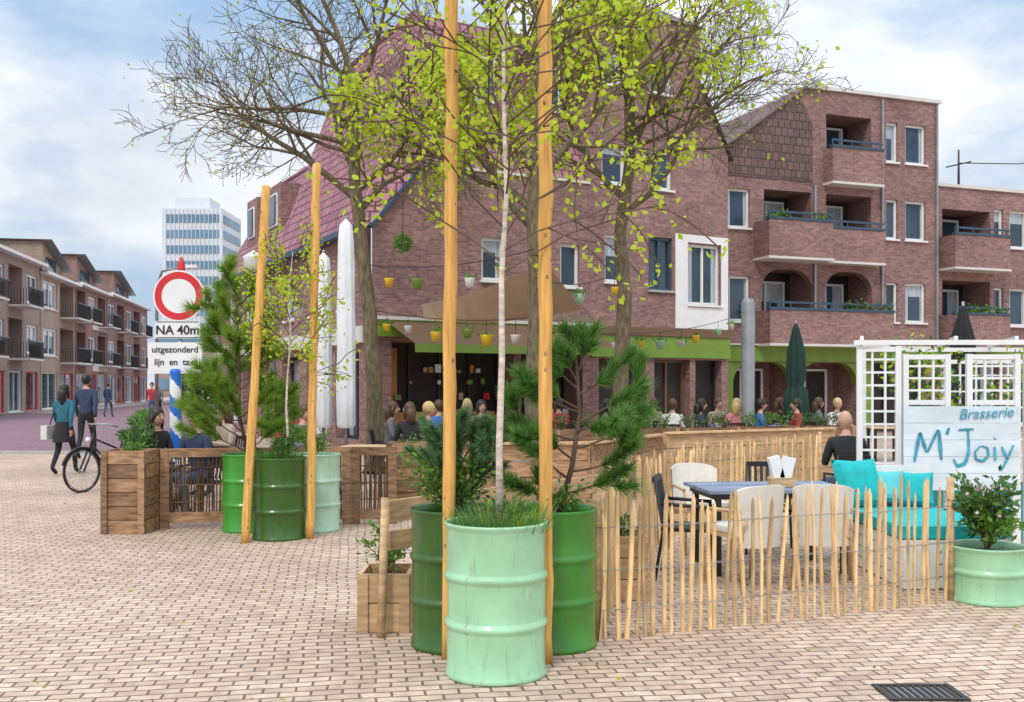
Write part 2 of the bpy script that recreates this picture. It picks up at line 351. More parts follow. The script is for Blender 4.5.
for z in (3.9,6.83):
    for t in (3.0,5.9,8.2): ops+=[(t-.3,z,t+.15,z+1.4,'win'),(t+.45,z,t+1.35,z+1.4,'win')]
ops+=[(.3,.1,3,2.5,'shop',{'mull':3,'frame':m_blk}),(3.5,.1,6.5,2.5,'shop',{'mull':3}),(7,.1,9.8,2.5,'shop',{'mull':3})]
P2=facade(A,(15.42,36.3),u2,10.5,8.9,ops,m_brick)
fbox(A,'roof',P2,0,10.6,8.9,9.02,-.08,8,m_cream)
balcony(A,P2,.1,2.65,3.05,4.2,.8); balcony(A,P2,.1,2.65,5.9,7.05,.8); boxplants(A,P2,.2,2.6,4.3,-.75,lf_g)
fbox(A,'fascia',P2,0,10.5,2.62,2.98,-.12,-.003,m_green)
A['aerials'].tube([P2(2.0,9.0,1),P2(2.0,10.6,1)],[.05,.03],6,m_blk)
A['aerials'].beam(P2(1.4,9.9,1),P2(2.6,10.2,1),.05,.05,m_blk)
A['cables'].tube([P2(2,10.1,1),P2(5,10.3,1),P2(10,11.2,1)],[.02]*3,4,m_blk)
# ---- tower
ut=norm2(4.27,2.5)
ops=[(2.05,9.9,2.85,10.75,'win'),(2.05,7.2,2.85,8.3,'win'),(.5,4.5,1.1,5.8,'win'),(2.0,4.35,2.85,5.85,'win',{'mull':2,'frame':m_dframe}),(3.42,4.0,4.65,5.75,'win',{'mull':2,'fw':.08}),(.4,7.2,1.2,8.3,'win'),
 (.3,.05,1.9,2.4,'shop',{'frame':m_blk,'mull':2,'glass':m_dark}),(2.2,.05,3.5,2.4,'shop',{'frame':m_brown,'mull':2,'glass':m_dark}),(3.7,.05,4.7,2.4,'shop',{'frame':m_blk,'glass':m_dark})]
PT=facade(A,(2.1,27),ut,4.95,8.4,[q for q in ops if q[3]<8.4],m_brick)
PTu=facade(A,(2.1,27,8.4),ut,3.9,3.6,[(2.05,1.5,2.85,2.4,'win'),(.4,1.5,1.1,2.4,'win')],m_brick)
A['walls'].poly([PT(3.9,8.4),PT(4.95,8.4),PT(3.9,10.2)],m_brick)
A['roof'].poly([PT(5.1,8.3,-.1),PT(3.9,10.4,-.1),PT(3.9,10.4,6),PT(5.1,8.3,6)],m_dtile)
A['walls'].poly([PT(3.9,8.4),PT(3.9,8.4,6),PT(3.9,12,6),PT(3.9,12)],m_brick)
A['walls'].poly([PT(4.95,0),PT(4.95,0,6),PT(4.95,8.4,6),PT(4.95,8.4)],m_brick)
A['walls'].poly([PT(0,0),PT(0,0,6),PT(0,12,6),PT(0,12)],m_brick)
A['roof'].poly([PT(-.1,12,-.1),PT(4,12,-.1),PT(3.2,13.6,2.5),PT(.6,13.6,2.5)],m_dtile)
A['roof'].poly([PT(4,12,-.1),PT(4,12,6),PT(3.2,13.6,5),PT(3.2,13.6,2.5)],m_dtile)
for a in ((2.95,3.4,3.3,6.0),(4.67,4.93,3.3,6.0),(3.4,4.67,5.78,6.0),(3.4,4.67,3.3,3.92)): fbox(A,'white_panel',PT,a[0],a[1],a[2],a[3],-.03,-.003,m_white)
fbox(A,'fascia',PT,0,4.95,3.05,3.28,-.14,-.003,m_brown); fbox(A,'fascia',PT,0,4.95,2.45,3.04,-.1,-.003,m_green)
A.done()
# ---- cafe building with the red tiled roof
C=OB('brick_cafe_building')
o=(-3.36,24); uc=norm2(5.46,3); W=6.23
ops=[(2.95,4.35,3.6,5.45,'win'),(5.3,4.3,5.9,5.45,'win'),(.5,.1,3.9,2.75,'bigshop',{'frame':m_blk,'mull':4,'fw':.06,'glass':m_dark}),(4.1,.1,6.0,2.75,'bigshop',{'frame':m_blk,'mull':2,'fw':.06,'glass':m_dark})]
PC=facade(C,o,uc,W,5.5,ops,m_brick)
C['walls'].poly([PC(0,5.5),PC(W,5.5),PC(W,7.1),PC(1.35,7.1)],m_brick)
fbox(C,'parapet',PC,1.38,W,7.1,7.17,-.04,.2,m_cream)
C['parapet'].beam(PC(-.05,5.47,-.03),PC(1.35,7.16,-.03),.2,.07,m_dframe)
LB=15.9
side=norm2(-7.54,14)
C['roof'].poly([PC(-.25,5.35,-.0),PC(2.0,11.6,2.0),PC(2.0,11.6,8),PC(-.25,5.35,8)][::-1],m_tile)
C['roof'].poly([PC(1.35,7.15,.05),PC(W,7.15,.05),PC(W,11.6,2.0),PC(2.0,11.6,2.0)],m_tile)
C['roof'].poly([PC(-.25,5.35,0),PC(1.35,7.15,.05),PC(2.0,11.6,2.0)],m_tile)
C['roof'].poly([PC(2,11.6,2),PC(W,11.6,2),PC(W,11.6,8),PC(2,11.6,8)],m_dtile)
C['roof'].poly([PC(-.25,5.35,8),PC(2.2,9.4,8),PC(2.2,9.4,LB),PC(-.25,5.35,LB)][::-1],m_tile)
C['roof'].poly([PC(2.2,9.4,8),PC(2,11.6,8),PC(6,11.6,8),PC(6,9.4,8)],m_brick)
C['walls'].poly([PC(2.2,9.4,8),PC(6,9.4,8),PC(6,9.4,LB),PC(2.2,9.4,LB)],m_dtile)
C['walls'].poly([PC(0,0,LB),PC(-.2,5.4,LB),PC(2.2,9.4,LB),PC(6,9.4,LB),PC(6,0,LB)],m_brick)
C['ridge'].tube([PC(2.0,11.62,2.0),PC(2.0,11.62,8)],[.09,.09],8,m_tile); C['ridge'].tube([PC(1.35,7.2,.05),PC(2.0,11.62,2.0)],[.08,.08],8,m_tile); C['ridge'].tube([PC(2.2,9.42,8),PC(2.2,9.42,LB)],[.09,.09],8,m_tile)
for t,d,z,wd in ((2.9,.7,9.3,1.0),(4.9,.7,9.3,1.0)):
    fbox(C,'dormers',PC,t,t+wd,z-.9,z+1.3,d,d+2.2,m_brick)
    fbox(C,'dormers',PC,t+.2,t+wd-.2,z-.2,z+1.0,d-.03,d-.002,m_white); fbox(C,'dormers',PC,t+.28,t+wd-.28,z-.12,z+.92,d-.05,d-.032,m_glass)
    fbox(C,'dormers',PC,t-.1,t+wd+.1,z+1.303,z+1.4,d-.12,d+2.3,m_dtile)
for d,w_ in ((10.0,1.6),(13,1.4)):
    fbox(C,'dormers',PC,.6,2.4,6.3,8.4,d,d+w_,m_brick); fbox(C,'dormers',PC,.55,.597,7.0,8.1,d+.3,d+w_-.3,m_white); fbox(C,'dormers',PC,.5,.547,7.08,8.02,d+.38,d+w_-.38,m_glass)
so=PC(0,0,LB); su=(-side[0],-side[1])
ops=[]
for k in range(6):
    t=.8+k*2.55; ops+=[(t,.3,t+1.8,2.5,'shop',{'frame':m_blk if k%2 else m_white,'mull':2}),(t+.3,3.6,t+1.3,4.9,'win')]
PS=facade(C,(so.x,so.y),su,LB,5.4,ops,m_brick)
fbox(C,'fascia',PS,0,LB,2.7,3.1,-.15,-.003,m_cream)
fbox(C,'gutter',PS,0,LB,5.36,5.5,-.35,-.003,m_dframe)
fbox(C,'fascia',PC,-.1,W,2.85,3.25,-.16,-.003,m_green)
fbox(C,'fascia',PC,-.1,W,3.253,3.33,-.22,-.003,m_cream)
C['awning'].poly([PC(.3,3.2,-.22),PC(W-.3,3.2,-.22),PC(W-.3,2.62,-1.9),PC(.3,2.62,-1.9)][::-1],m_brown)
C['awning'].poly([PC(.3,2.62,-1.9),PC(W-.3,2.62,-1.9),PC(W-.3,2.42,-1.92),PC(.3,2.42,-1.92)],m_green)
for i in range(34):
    t=R.uniform(.6,5.8)
    if 3.75<t<4.15: continue
    z=R.choice([.9,1.3,1.7,2.0]); w_=R.uniform(.06,.2); d_=R.uniform(.6,.9)
    fbox(C,'interior_shelves',PC,t,t+w_,z,z+R.uniform(.06,.22),d_,d_+.03,R.choice([m_woodl,m_orange,m_brown,m_white,m_green,m_red,m_orange]))  # shelf items; brighter red and orange ones paint in a lit interior
fbox(C,'interior_counter',PC,.8,3.6,.05,1.0,.5,.58,m_orange)
fbox(C,'interior_counter',PC,.55,.95,1.3,2.6,.75,.8,m_orange); fbox(C,'interior_counter',PC,4.9,5.4,.3,2.3,.75,.8,m_orange)  # orange boxes coloured to suggest interior light
C.done()
# ---- street row on the left
def row(name,t0,t1,H,mat,gable,mode=0):
    B=OB(name); o0=V((-28.7,56,0)); u0=V((-8,44,0)).normalized(); W=t1-t0; p=o0+u0*t0
    ops=[]; n=max(2,int(W/3.2)); s=W/n
    for k in range(n):
        for f in range(3):
            z=.4+f*3.1
            if f==0: ops.append((k*s+.3,.1,k*s+s-.4,2.5,'win',{'frame':m_red if k%2 else m_white,'mull':2}))
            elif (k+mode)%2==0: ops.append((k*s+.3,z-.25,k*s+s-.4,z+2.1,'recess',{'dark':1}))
            else: ops.append((k*s+.5,z+.1,k*s+s-.5,z+1.9,'win',{'mull':2,'fw':.14}))
    Pf=facade(B,(p.x,p.y),(u0.x,u0.y),W,H,ops,mat)
    B['walls'].poly([Pf(0,0,9),Pf(0,0),Pf(0,H),Pf(0,H+gable,4.5),Pf(0,H,9)],mat)
    B['walls'].poly([Pf(W,0),Pf(W,0,9),Pf(W,H,9),Pf(W,H+gable,4.5),Pf(W,H)],mat)
    B['roof'].poly([Pf(-.2,H-.05,-.4),Pf(W+.2,H-.05,-.4),Pf(W+.2,H+gable,4.5),Pf(-.2,H+gable,4.5)],m_galv if mode else m_dtile)
    fbox(B,'gutter',Pf,-.1,W+.1,H-.2,H-.02,-.5,-.003,m_white)
    if mode==2: fbox(B,'render_band',Pf,W*.5,W*.98,6.0,6.35,-.06,-.003,m_cream); fbox(B,'render_band',Pf,W*.5,W*.98,2.75,3.3,-.06,-.003,m_cream)
    for k in range(n):
        if (k+mode)%2==0:
            for f in (1,2):
                z=.2+f*3.1-.06; c=k*s+s/2; h_=s*.42
                fbox(B,'balconies',Pf,c-h_,c+h_,z-.12,z,-1.2,-.003,m_cream)
                for a in np.arange(c-h_,c+h_,.16): fbox(B,'balconies',Pf,a,a+.03,z,z+.95,-1.2,-1.17,m_blk)
                for dd in np.arange(-1.15,-.05,.16): fbox(B,'balconies',Pf,c-h_,c-h_+.03,z,z+.95,dd,dd+.03,m_blk)
                fbox(B,'balconies',Pf,c-h_,c+h_,z+.95,z+1.02,-1.22,-1.15,m_dframe)
                fbox(B,'balconies',Pf,c-h_,c+h_*.6,z+.1,z+.8,-1.165,-1.14,R.choice([m_brown,m_dframe,m_brick3,m_brick3]))
    c=W*.3; h_=min(3.2,W*.28)
    B['gables'].poly([Pf(c-h_,H,-.05),Pf(c+h_,H,-.05),Pf(c+h_,H+.5,-.05),Pf(c-h_,H+1.9,-.05)],mat)
    B['gables'].poly([Pf(c-h_,H,-.05),Pf(c-h_,H+1.9,-.05),Pf(c-h_,H+1.9,4),Pf(c-h_,H,4)],mat)
    B['gables'].poly([Pf(c-h_-.3,H+2.0,-.7),Pf(c+h_+.3,H+.45,-.7),Pf(c+h_+.3,H+.45,4),Pf(c-h_-.3,H+2.0,4)],m_galv)
    fbox(B,'gables',Pf,c-h_*.7,c+h_*.3,H+.15,H+1.0,-.09,-.052,m_glass)
    B.done()
row('brick_flats',-12,7.9,9.4,m_brick2,2.0,0)
row('brick_flats',8.1,16.8,9.0,m_brick4,1.6,1)
row('brick_flats',17.0,27.2,9.2,m_brick3,1.2,2)
row('brick_flats',27.4,46,9.4,m_brick,.6,1)
# ---- far towers
T=OB('white_office_tower')
PTo=lambda t,z,d=0:V((-70+t,200+d,z))
fbox(T,'shaft',PTo,0,12,0,37,0,14,m_ltow)
fbox(T,'penthouse',PTo,2,9,37.0,39.5,2,9,m_ltow)
for k in range(11): fbox(T,'window_bands',PTo,.8,11.4,3.2+k*3.1,4.8+k*3.1,-.15,-.003,m_gtow)
for k in range(11): fbox(T,'side_bands',PTo,12.003,12.15,3.2+k*3.1,4.8+k*3.1,1,13,m_gtow)
for k in range(13): fbox(T,'mullions',PTo,.8+k*.85,.9+k*.85,3,37,-.25,-.151,m_ltow)
T.done()
T=OB('grey_office_block'); PTo=lambda t,z,d=0:V((-38+t,140+d,z))
fbox(T,'shaft',PTo,-12,2,0,9,0,14,m_brick2); fbox(T,'shaft2',PTo,2.01,12,0,29,2,14,m_ltow)
for k in range(3): fbox(T,'window_bands',PTo,-11.5,1.6,1+k*2.8,2.6+k*2.8,-.15,-.003,m_gtow)
for k in range(9): fbox(T,'window_bands2',PTo,2.5,11.5,1+k*3.0,2.6+k*3.0,1.85,1.997,m_gtow)
T.done()
# ------------------------------------------------------------------ trees
def grow(B,p,d,L,r,lvl,kids,tips,mat,up=.05,wob=.2,sides=(8,6,4,3,3,3)):
    n=5 if lvl<2 else 4; pts=[V(p)]; rs=[r]; dirs=[V(d).normalized()]
    d=V(d).normalized(); last=lvl>=len(kids)
    for i in range(n):
        d=(d+V((R.gauss(0,wob),R.gauss(0,wob),R.gauss(0,wob)+up))).normalized()
        pts.append(pts[-1]+d*L/n); rs.append(max(r*(1-(.7 if not last else .6)*(i+1)/n),.0055)); dirs.append(d)
    B.tube(pts,rs,sides[min(lvl,5)],mat,cap=False)
    if last: tips.append((pts[-1],dirs[-1])); tips.append((pts[2],dirs[2])); return
    k=kids[lvl]
    for c in range(k):
        f=.22+.78*(c+R.random())/k; x=f*n; i=min(int(x),n-1); q=pts[i].lerp(pts[i+1],x-i); rr=rs[i]+(rs[i+1]-rs[i])*(x-i)
        dd=dirs[i+1]; a=dd.cross(V((R.gauss(0,1),R.gauss(0,1),R.gauss(0,1)))).normalized(); ang=math.radians(R.uniform(28,58))
        nd=dd*math.cos(ang)+a*math.sin(ang)
        grow(B,q,nd,L*R.uniform(.42,.62)*(1.15-.35*f),max(rr*.62,.0065),lvl+1,kids,tips,mat,up,wob,sides)
    tips.append((pts[-1],dirs[-1]))
def bigtree(name,trunk,tr,limbs,kids,leafn,leafm,size=.1,leafbox=None,scale=1):
    O=OB(name); B=O['trunk']; tips=[]
    pts=[V(trunk[0]),V(trunk[0])+V((0,0,.35))]+[V(p) for p in trunk[1:]]
    rs=[tr*1.45,tr*1.05]+[tr*(1-.4*i/(len(trunk)-1)) for i in range(1,len(trunk))]
    P2_=[];r2_=[]
    for i in range(len(pts)-1):
        for j in range(4):
            f=j/4; P2_.append(pts[i].lerp(pts[i+1],f)+V((R.gauss(0,.008),R.gauss(0,.008),0))); r2_.append((rs[i]*(1-f)+rs[i+1]*f)*R.uniform(.96,1.05))
    P2_.append(pts[-1]); r2_.append(rs[-1])
    B.tube(P2_,r2_,14,m_bark)
    Q=O['limbs']
    for (f,d,L,r) in limbs:
        x=f*(len(trunk)-1); i=min(int(x),len(trunk)-2); q=V(trunk[i]).lerp(V(trunk[i+1]),x-i)
        grow(Q,q,d,L*scale,r*.85,1,kids,tips,m_bark,up=.04,wob=.14)
    F=O['leaves']
    for p,d in tips:
        if leafbox and not leafbox(p): continue
        for k in range(leafn):
            if R.random()<.8:
                F.leaf(p+V((R.gauss(0,.10),R.gauss(0,.10),R.gauss(0,.10))),size*R.uniform(.6,1.15),leafm,w=.7)
    O.done(); return tips
k=(0,7,6,5)
bigtree('plane_tree',[(-2.6,19,0),(-2.6,19,1.6),(-2.72,19,3.0),(-2.85,19,4.3),(-3.0,19,5.6),(-3.0,19,7.2)],.165,
 [(.74,(-1,-.1,.55),4.2,.085),(.82,(-.8,.5,.9),4.6,.085),(.76,(1,-.3,.9),3.4,.08),(.88,(-1,-.5,.5),3.6,.07),(.92,(.5,.6,1.2),4.2,.08),(.96,(-.5,-.6,1.1),4.2,.07),(1,(-.15,.1,1.3),4.5,.09),(1,(.6,-.3,1.1),4,.07),(.86,(-.9,-.3,.15),3.6,.05),(.7,(.6,.4,1.3),4.2,.08),(.9,(-1,.3,.9),4.2,.07),(.94,(-1,-.1,.35),3.9,.06)],k,1,lf_y,.07,leafbox=lambda p:R.random()<.22,scale=.74)
bigtree('plane_tree',[(.42,18,0),(.42,18,1.8),(.48,18,3.4),(.4,18,4.8),(.55,18,6.4),(.6,18,8)],.20,
 [(.55,(-.9,-.2,.9),3.4,.09),(.6,(-.9,-.2,1.1),3.8,.09),(.66,(.9,.1,1.2),4.2,.10),(.72,(-.9,.3,.8),3.4,.08),(.8,(.6,-.6,1.2),3.6,.08),(.85,(-.5,.6,1.2),3.6,.08),(.9,(.8,.3,1),3.2,.08),(1,(-.3,0,1.3),3.5,.09),(1,(.5,.2,1.1),3.5,.08),(.78,(1,.2,.5),3.0,.06),(.68,(-.6,-.8,.6),2.6,.06)],(0,6,5,4),5,lf_y,.13,leafbox=lambda p:R.random()<.75,scale=.85)
bigtree('plane_tree',[(2.15,19.5,0),(2.12,19.5,1.8),(2.2,19.5,3.4),(2.1,19.5,4.6),(2.3,19.5,6.0),(2.3,19.5,7.4)],.165,
 [(.66,(1,-.1,.75),4.0,.08),(.7,(-.8,.2,.9),3.4,.08),(.78,(1,.5,.6),4.2,.08),(.82,(.7,-.6,.9),4.0,.07),(.88,(1,.1,.7),4.2,.07),(.95,(-.4,-.6,1.1),3.4,.07),(1,(.2,.3,1.3),3.8,.08),(1,(.8,-.1,1.1),4,.08),(.84,(1,-.4,.25),3.6,.05),(.92,(1,.1,.4),4.2,.06)],(0,6,6,4),4,lf_y,.115,leafbox=lambda p:R.random()<max(.07,1-(p.x-.8)/2.3),scale=.76)
# ------------------------------------------------------------------ drums + plants
def drum(O,x,y,H,m,r=.29,dent=0):
    def fn(t,z): return 1+.014*math.sin(3*t+dent+z*7)*math.sin(z*5+dent)-(.05*math.exp(-((t-4.4-dent*.1)**2)*6-((z-.45*H/.88)**2)*60) if dent else 0)-.03*math.exp(-((t-5.2+dent*.2)**2)*14-((z-.74*H/.88)**2)*150)
    prof=[(.02,.012),(r-.01,.012),(r+.004,0),(r+.008,.012),(r+.004,.03),(r-.004,.04)]
    nr=2 if H>.6 else 1
    zs=[H*.345,H*.655] if nr==2 else [H*.55]
    for zc in zs:
        prof+=[(r-.004,zc-.1),(r-.004,zc-.035),(r-.002,zc-.025),(r+.009,zc-.012),(r+.012,zc),(r+.009,zc+.012),(r-.002,zc+.025),(r-.004,zc+.035),(r-.004,zc+.09)]
    prof+=[(r-.004,H-.04),(r,H-.03),(r+.008,H-.016),(r+.011,H-.006),(r+.008,H),(r,H+.002),(r-.008,H-.006),(r-.012,H-.05),(r-.012,H-.12)]
    O['drum'].lathe((x,y,0),prof,64,m,fn)
    O['soil'].lathe((x,y,H-.06),[(.001,.02),(r*.5,.012),(r-.012,-.01)],24,m_soil)
def pine(O,base,H,trunk,branches,needle,m,dens=1.0,mb=None,nw=.0045,sub=2,upc=.12):
    base=V(base); T=[base+V(p) for p in trunk]; n=len(T)
    O['pine_trunk'].tube(T,[.022*(1-.6*i/(n-1)) for i in range(n)],8,mb or m_twig)
    def br(p,d,L,r,sub):
        d=V(d).normalized(); pts=[p];st=6
        for i in range(st):
            d=(d+V((R.gauss(0,.12),R.gauss(0,.12),R.gauss(0,.1)+upc))).normalized(); pts.append(pts[-1]+d*L/st)
        O['pine_trunk'].tube(pts,[r*(1-.6*i/st) for i in range(st+1)],5,m_twig,cap=False)
        cnt=int(L/.006*dens)
        for i in range(cnt):
            x=(0.45+.55*i/cnt)*st; k=min(int(x),st-1); q=pts[k].lerp(pts[k+1],x-k); dd=(pts[k+1]-pts[k]).normalized()
            for j in range(4):
                a=dd.cross(V((R.gauss(0,1),R.gauss(0,1),R.gauss(0,1)))).normalized()
                O['needles'].needle(q,(dd*.6+a*R.uniform(.5,1.1)+V((0,0,.15))).normalized(),needle*R.uniform(.6,1.1),m,nw)
        for j in range(40):
            a=d.cross(V((R.gauss(0,1),R.gauss(0,1),R.gauss(0,1)))).normalized()
            O['needles'].needle(pts[-1],(d+a*R.uniform(.2,1.2)).normalized(),needle*R.uniform(.7,1.2),m,nw)
        if sub:
            for s in range(sub):
                x=R.uniform(.35,.9)*st;k=min(int(x),st-1); q=pts[k].lerp(pts[k+1],x-k); dd=(pts[k+1]-pts[k]).normalized()
                a=dd.cross(V((R.gauss(0,1),R.gauss(0,1),R.gauss(0,1)))).normalized()
                br(q,dd*.8+a*.7,L*.5,r*.6,0)
    for f,d,L in branches:
        x=f*(n-1);i=min(int(x),n-2); br(T[i].lerp(T[i+1],x-i),d,L,.009,sub)
def rb(n,f0,f1,L0,L1,up=.5):
    out=[]
    for i in range(n):
        f=f0+(f1-f0)*i/max(1,n-1); a=i*2.4+R.random()
        out.append((f,(math.cos(a),math.sin(a),up+R.uniform(-.2,.3)),L0+(L1-L0)*i/max(1,n-1)*R.uniform(.8,1.1)))
    return out
def shrub(O,c,r,h,n,m,size,part='leaves',stems=8):
    c=V(c)
    for s in range(stems):
        a=R.uniform(0,6.28); rr=r*R.uniform(.2,.9); e=c+V((math.cos(a)*rr,math.sin(a)*rr,h*R.uniform(.5,1)))
        mid=c.lerp(e,.5)+V((0,0,h*.15)); O['stems'].tube([c,mid,e],[.006,.004,.002],4,m_twig,cap=False)
        for k in range(n//stems):
            t=R.uniform(.25,1.05); q=(c.lerp(mid,t*2) if t<.5 else mid.lerp(e,t*2-1))+V((R.gauss(0,r*.14),R.gauss(0,r*.14),R.gauss(0,r*.1)))
            O[part].leaf(q,size*R.uniform(.6,1.2),m,V((q.x-c.x+R.gauss(0,.1),q.y-c.y+R.gauss(0,.1),R.gauss(.1,.15))),.45)
def grass(O,c,r,n,h,m):
    for i in range(n):
        a=R.uniform(0,6.28);q=r*math.sqrt(R.random()); p=V((c[0]+q*math.cos(a),c[1]+q*math.sin(a),c[2]))
        O['grass'].needle(p,V((math.cos(a)*q*2+R.gauss(0,.2),math.sin(a)*q*2+R.gauss(0,.2),1)).normalized(),h*R.uniform(.5,1.2),m,.007)
O=OB('oil_drum_planter'); drum(O,-.094,5.85,.885,m_gmint,dent=2)
grass(O,(-.094,5.85,.83),.26,500,.14,lf_g); grass(O,(-.05,5.85,.83),.27,300,.2,lf_bl); grass(O,(.02,5.9,.83),.2,160,.16,lf_y); shrub(O,(-.05,5.9,.83),.24,.18,300,lf_g,.04)
O.done()
def birch(name,base,H,lean,nb,leafn,lm,size,rad=.02,L0=.75,f0=.35):
    O=OB(name); base=V(base); pts=[base+V((lean[0]*(i/8)**1.1*H+R.gauss(0,.012),lean[1]*(i/8)*H,H*i/8)) for i in range(9)]
    O['trunk'].tube(pts,[rad*(1-.75*i/8) for i in range(9)],9,m_birch)
    for k in range(nb):
        f=f0+(1-f0)*k/nb; x=f*8;i=int(x);q=pts[i].lerp(pts[i+1],x-i) if i<8 else pts[8]
        a=k*2.4+R.random(); tips=[]
        d=V((math.cos(a),math.sin(a),.75))
        grow(O['branches'],q,d,L0*(1.25-.6*f),.007,3,(0,0,0,5),tips,m_twig,up=-.03,wob=.13)
        for p,dd in tips:
            if R.random()<.12: continue
            for j in range(leafn):
                O['leaves'].leaf(p+V((R.gauss(0,.045),R.gauss(0,.045),R.gauss(-.03,.06))),size*R.uniform(.55,1.15),lm,w=.75)
    O.done()
birch('young_birch_tree',(-.09,5.88,.85),3.9,(.02,0),36,7,lf_y,.050,.023,1.0,.38)
O=OB('oil_drum_planter'); drum(O,-.364,6.5,.885,m_gdark,dent=1)
pine(O,(-.36,6.5,.83),1,[(0,0,0),(.02,0,.25),(0,.02,.5)],rb(22,.1,1,.40,.2,.55),.065,lf_bl,1.5,nw=.006)
shrub(O,(-.40,6.40,.85),.36,.4,900,lf_g,.045,stems=16); shrub(O,(-.36,6.38,.85),.3,.25,400,lf_d,.045); O.done()
O=OB('oil_drum_planter'); drum(O,.255,6.5,.885,m_gmid,dent=0)
pine(O,(.42,6.5,.83),1,[(-.12,0,0),(-.03,0,.32),(.02,0,.66),(.0,0,.98)],
 [(.1,(-1,-.3,.35),.42),(.15,(1,0,.2),.45),(.25,(-1,.3,.3),.5),(.3,(.9,-.5,.2),.5),(.38,(-.6,-.8,.3),.4),(.45,(1,.3,.15),.54),(.5,(-1,0,.25),.44),(.55,(.2,-1,.3),.4),(.62,(1,-.2,.3),.48),(.68,(-1,-.2,.3),.4),(.7,(-.9,.1,.6),.34),(.8,(.8,.4,.5),.34),(.84,(-.7,.4,.6),.3),(.88,(-.5,-.4,1),.24),(1,(0,0,1),.22),(.95,(.6,-.2,.8),.24)],.115,lf_p,1.5,nw=.007,upc=.07)
shrub(O,(.3,6.45,.84),.28,.22,300,lf_g,.04); O.done()
def post(name,a,b_,r=.041):
    O=OB(name); a=V(a);b_=V(b_); n=26
    pts=[a.lerp(b_,i/n)+V((R.gauss(0,.003),R.gauss(0,.003),0)) for i in range(n+1)]
    pts+= [b_+V((0,0,.015))]
    O['post'].tube(pts,[r*R.uniform(.95,1.05) for i in range(n+1)]+[r*.7],14,m_post)
    for i in range(16):
        p=a.lerp(b_,R.uniform(.03,.97)); t=R.uniform(3.4,6.0); q=p+V((math.cos(t)*r*.9,math.sin(t)*r*.9,0)); O['knots'].sphere(q,.012,m_wood,8,5,(.8,.8,1.3))
    O.done()
post('wooden_post',(-.392,6.15,0),(-.372,6.17,4.35),.04)
post('wooden_post',(.206,6.06,0),(.200,6.08,4.3),.042)
post('wooden_post',(-2.845,10.65,0),(-2.68,10.9,3.84),.046)
post('wooden_post',(-2.21,10.95,0),(-2.15,11.0,4.1),.046)
O=OB('oil_drum_planter'); drum(O,-2.56,11.0,.885,m_gdark); shrub(O,(-2.56,11,.84),.3,.3,450,lf_d,.05); grass(O,(-2.56,11,.83),.25,300,.22,lf_g); O.done()
O=OB('oil_drum_planter'); drum(O,-3.06,11.6,.885,m_gmid2)
pine(O,(-3.06,11.6,.83),1,[(0,0,0),(-.1,0,.5),(-.10,0,1.1),(-.14,0,1.9)],rb(34,.02,1,.74,.34,.3),.15,lf_p2,.9,nw=.010,upc=.08); O.done()
O=OB('oil_drum_planter'); drum(O,-2.29,11.6,.885,m_gmint2); shrub(O,(-2.29,11.6,.84),.25,.25,300,lf_g,.05); O.done()
birch('young_birch_tree',(-2.5,11.05,.85),2.3,(.03,0),24,7,lf_y,.055,.016,.62)
O=OB('half_drum_planter'); drum(O,3.72,7.82,.43,m_gmint,r=.285)
shrub(O,(3.72,7.82,.38),.3,.56,1100,lf_d,.075,stems=18); shrub(O,(3.68,7.75,.38),.28,.46,380,lf_g,.07,stems=10)
for i in range(40): O['blossom'].leaf((3.72+R.gauss(0,.13),7.75+R.gauss(0,.12),.65+R.uniform(0,.28)),.035,lf_w,w=.9)
O.done()
# ------------------------------------------------------------------ paling fence
def paling(name,path,H,sp=.085,m=m_pale):
    O=OB(name); pth=[V((*p,0)) for p in path]
    seg=[(pth[i],pth[i+1]) for i in range(len(pth)-1)]
    for a,b_ in seg:
        L=(b_-a).length; n=int(L/sp); d=(b_-a)/L; nn=V((d.y,-d.x,0))
        for i in range(n):
            p=a+d*(i*sp+R.gauss(0,.012)); h=H+R.gauss(0,.035); w=R.uniform(.020,.040)
            top=p+V((0,0,h))+d*R.gauss(0,.026)+nn*R.gauss(0,.012)
            mid=(p+top)/2+d*R.gauss(0,.009)+nn*R.gauss(0,.006)
            rr=[w*.5,w*.52,w*.45,w*.12]
            O['pales'].tube([p,mid,top-V((0,0,.05)),top],rr,5,m,sm=False)
        for z in (H*.22,H*.5,H*.8):
            O['wires'].tube([a+V((0,0,z))+nn*.02,(a+b_)/2+V((0,0,z-.01))+nn*.022,b_+V((0,0,z))+nn*.02],[.0022]*3,4,m_galv)
            O['wires'].tube([a+V((0,0,z))-nn*.02,(a+b_)/2+V((0,0,z-.01))-nn*.022,b_+V((0,0,z))-nn*.02],[.0022]*3,4,m_galv)
    for p in (pth[0],pth[-1]): O['posts'].tube([p+V((0,.05,0)),p+V((0,.05,H+.03))],[.03,.028],9,m_woodl)
    O.done()
paling('chestnut_paling_fence',[(.56,6.55),(2.0,7.15),(3.42,7.75)],.93,.072)
paling('chestnut_paling_fence',[(.60,6.72),(1.14,9.7),(2.26,12),(3.3,13.3),(4.6,14.9)],.95,.085)
O=OB('low_plank_fence')
O['posts'].tube([(-.872,6.66,0),(-.855,6.75,.92)],[.03,.028],8,m_woodl)
O['boards'].beam((-.84,6.8,.82),(.87,8.9,.82),.03,.15,m_woodl); O['boards'].beam((-.84,6.8,.62),(.87,8.9,.62),.03,.13,m_woodl)
O['posts'].tube([(.9,8.96,0),(.9,8.96,.95)],[.035,.035],8,m_woodl); O['posts'].tube([(.05,7.93,0),(.05,7.93,.92)],[.03,.03],8,m_woodl); O.done()
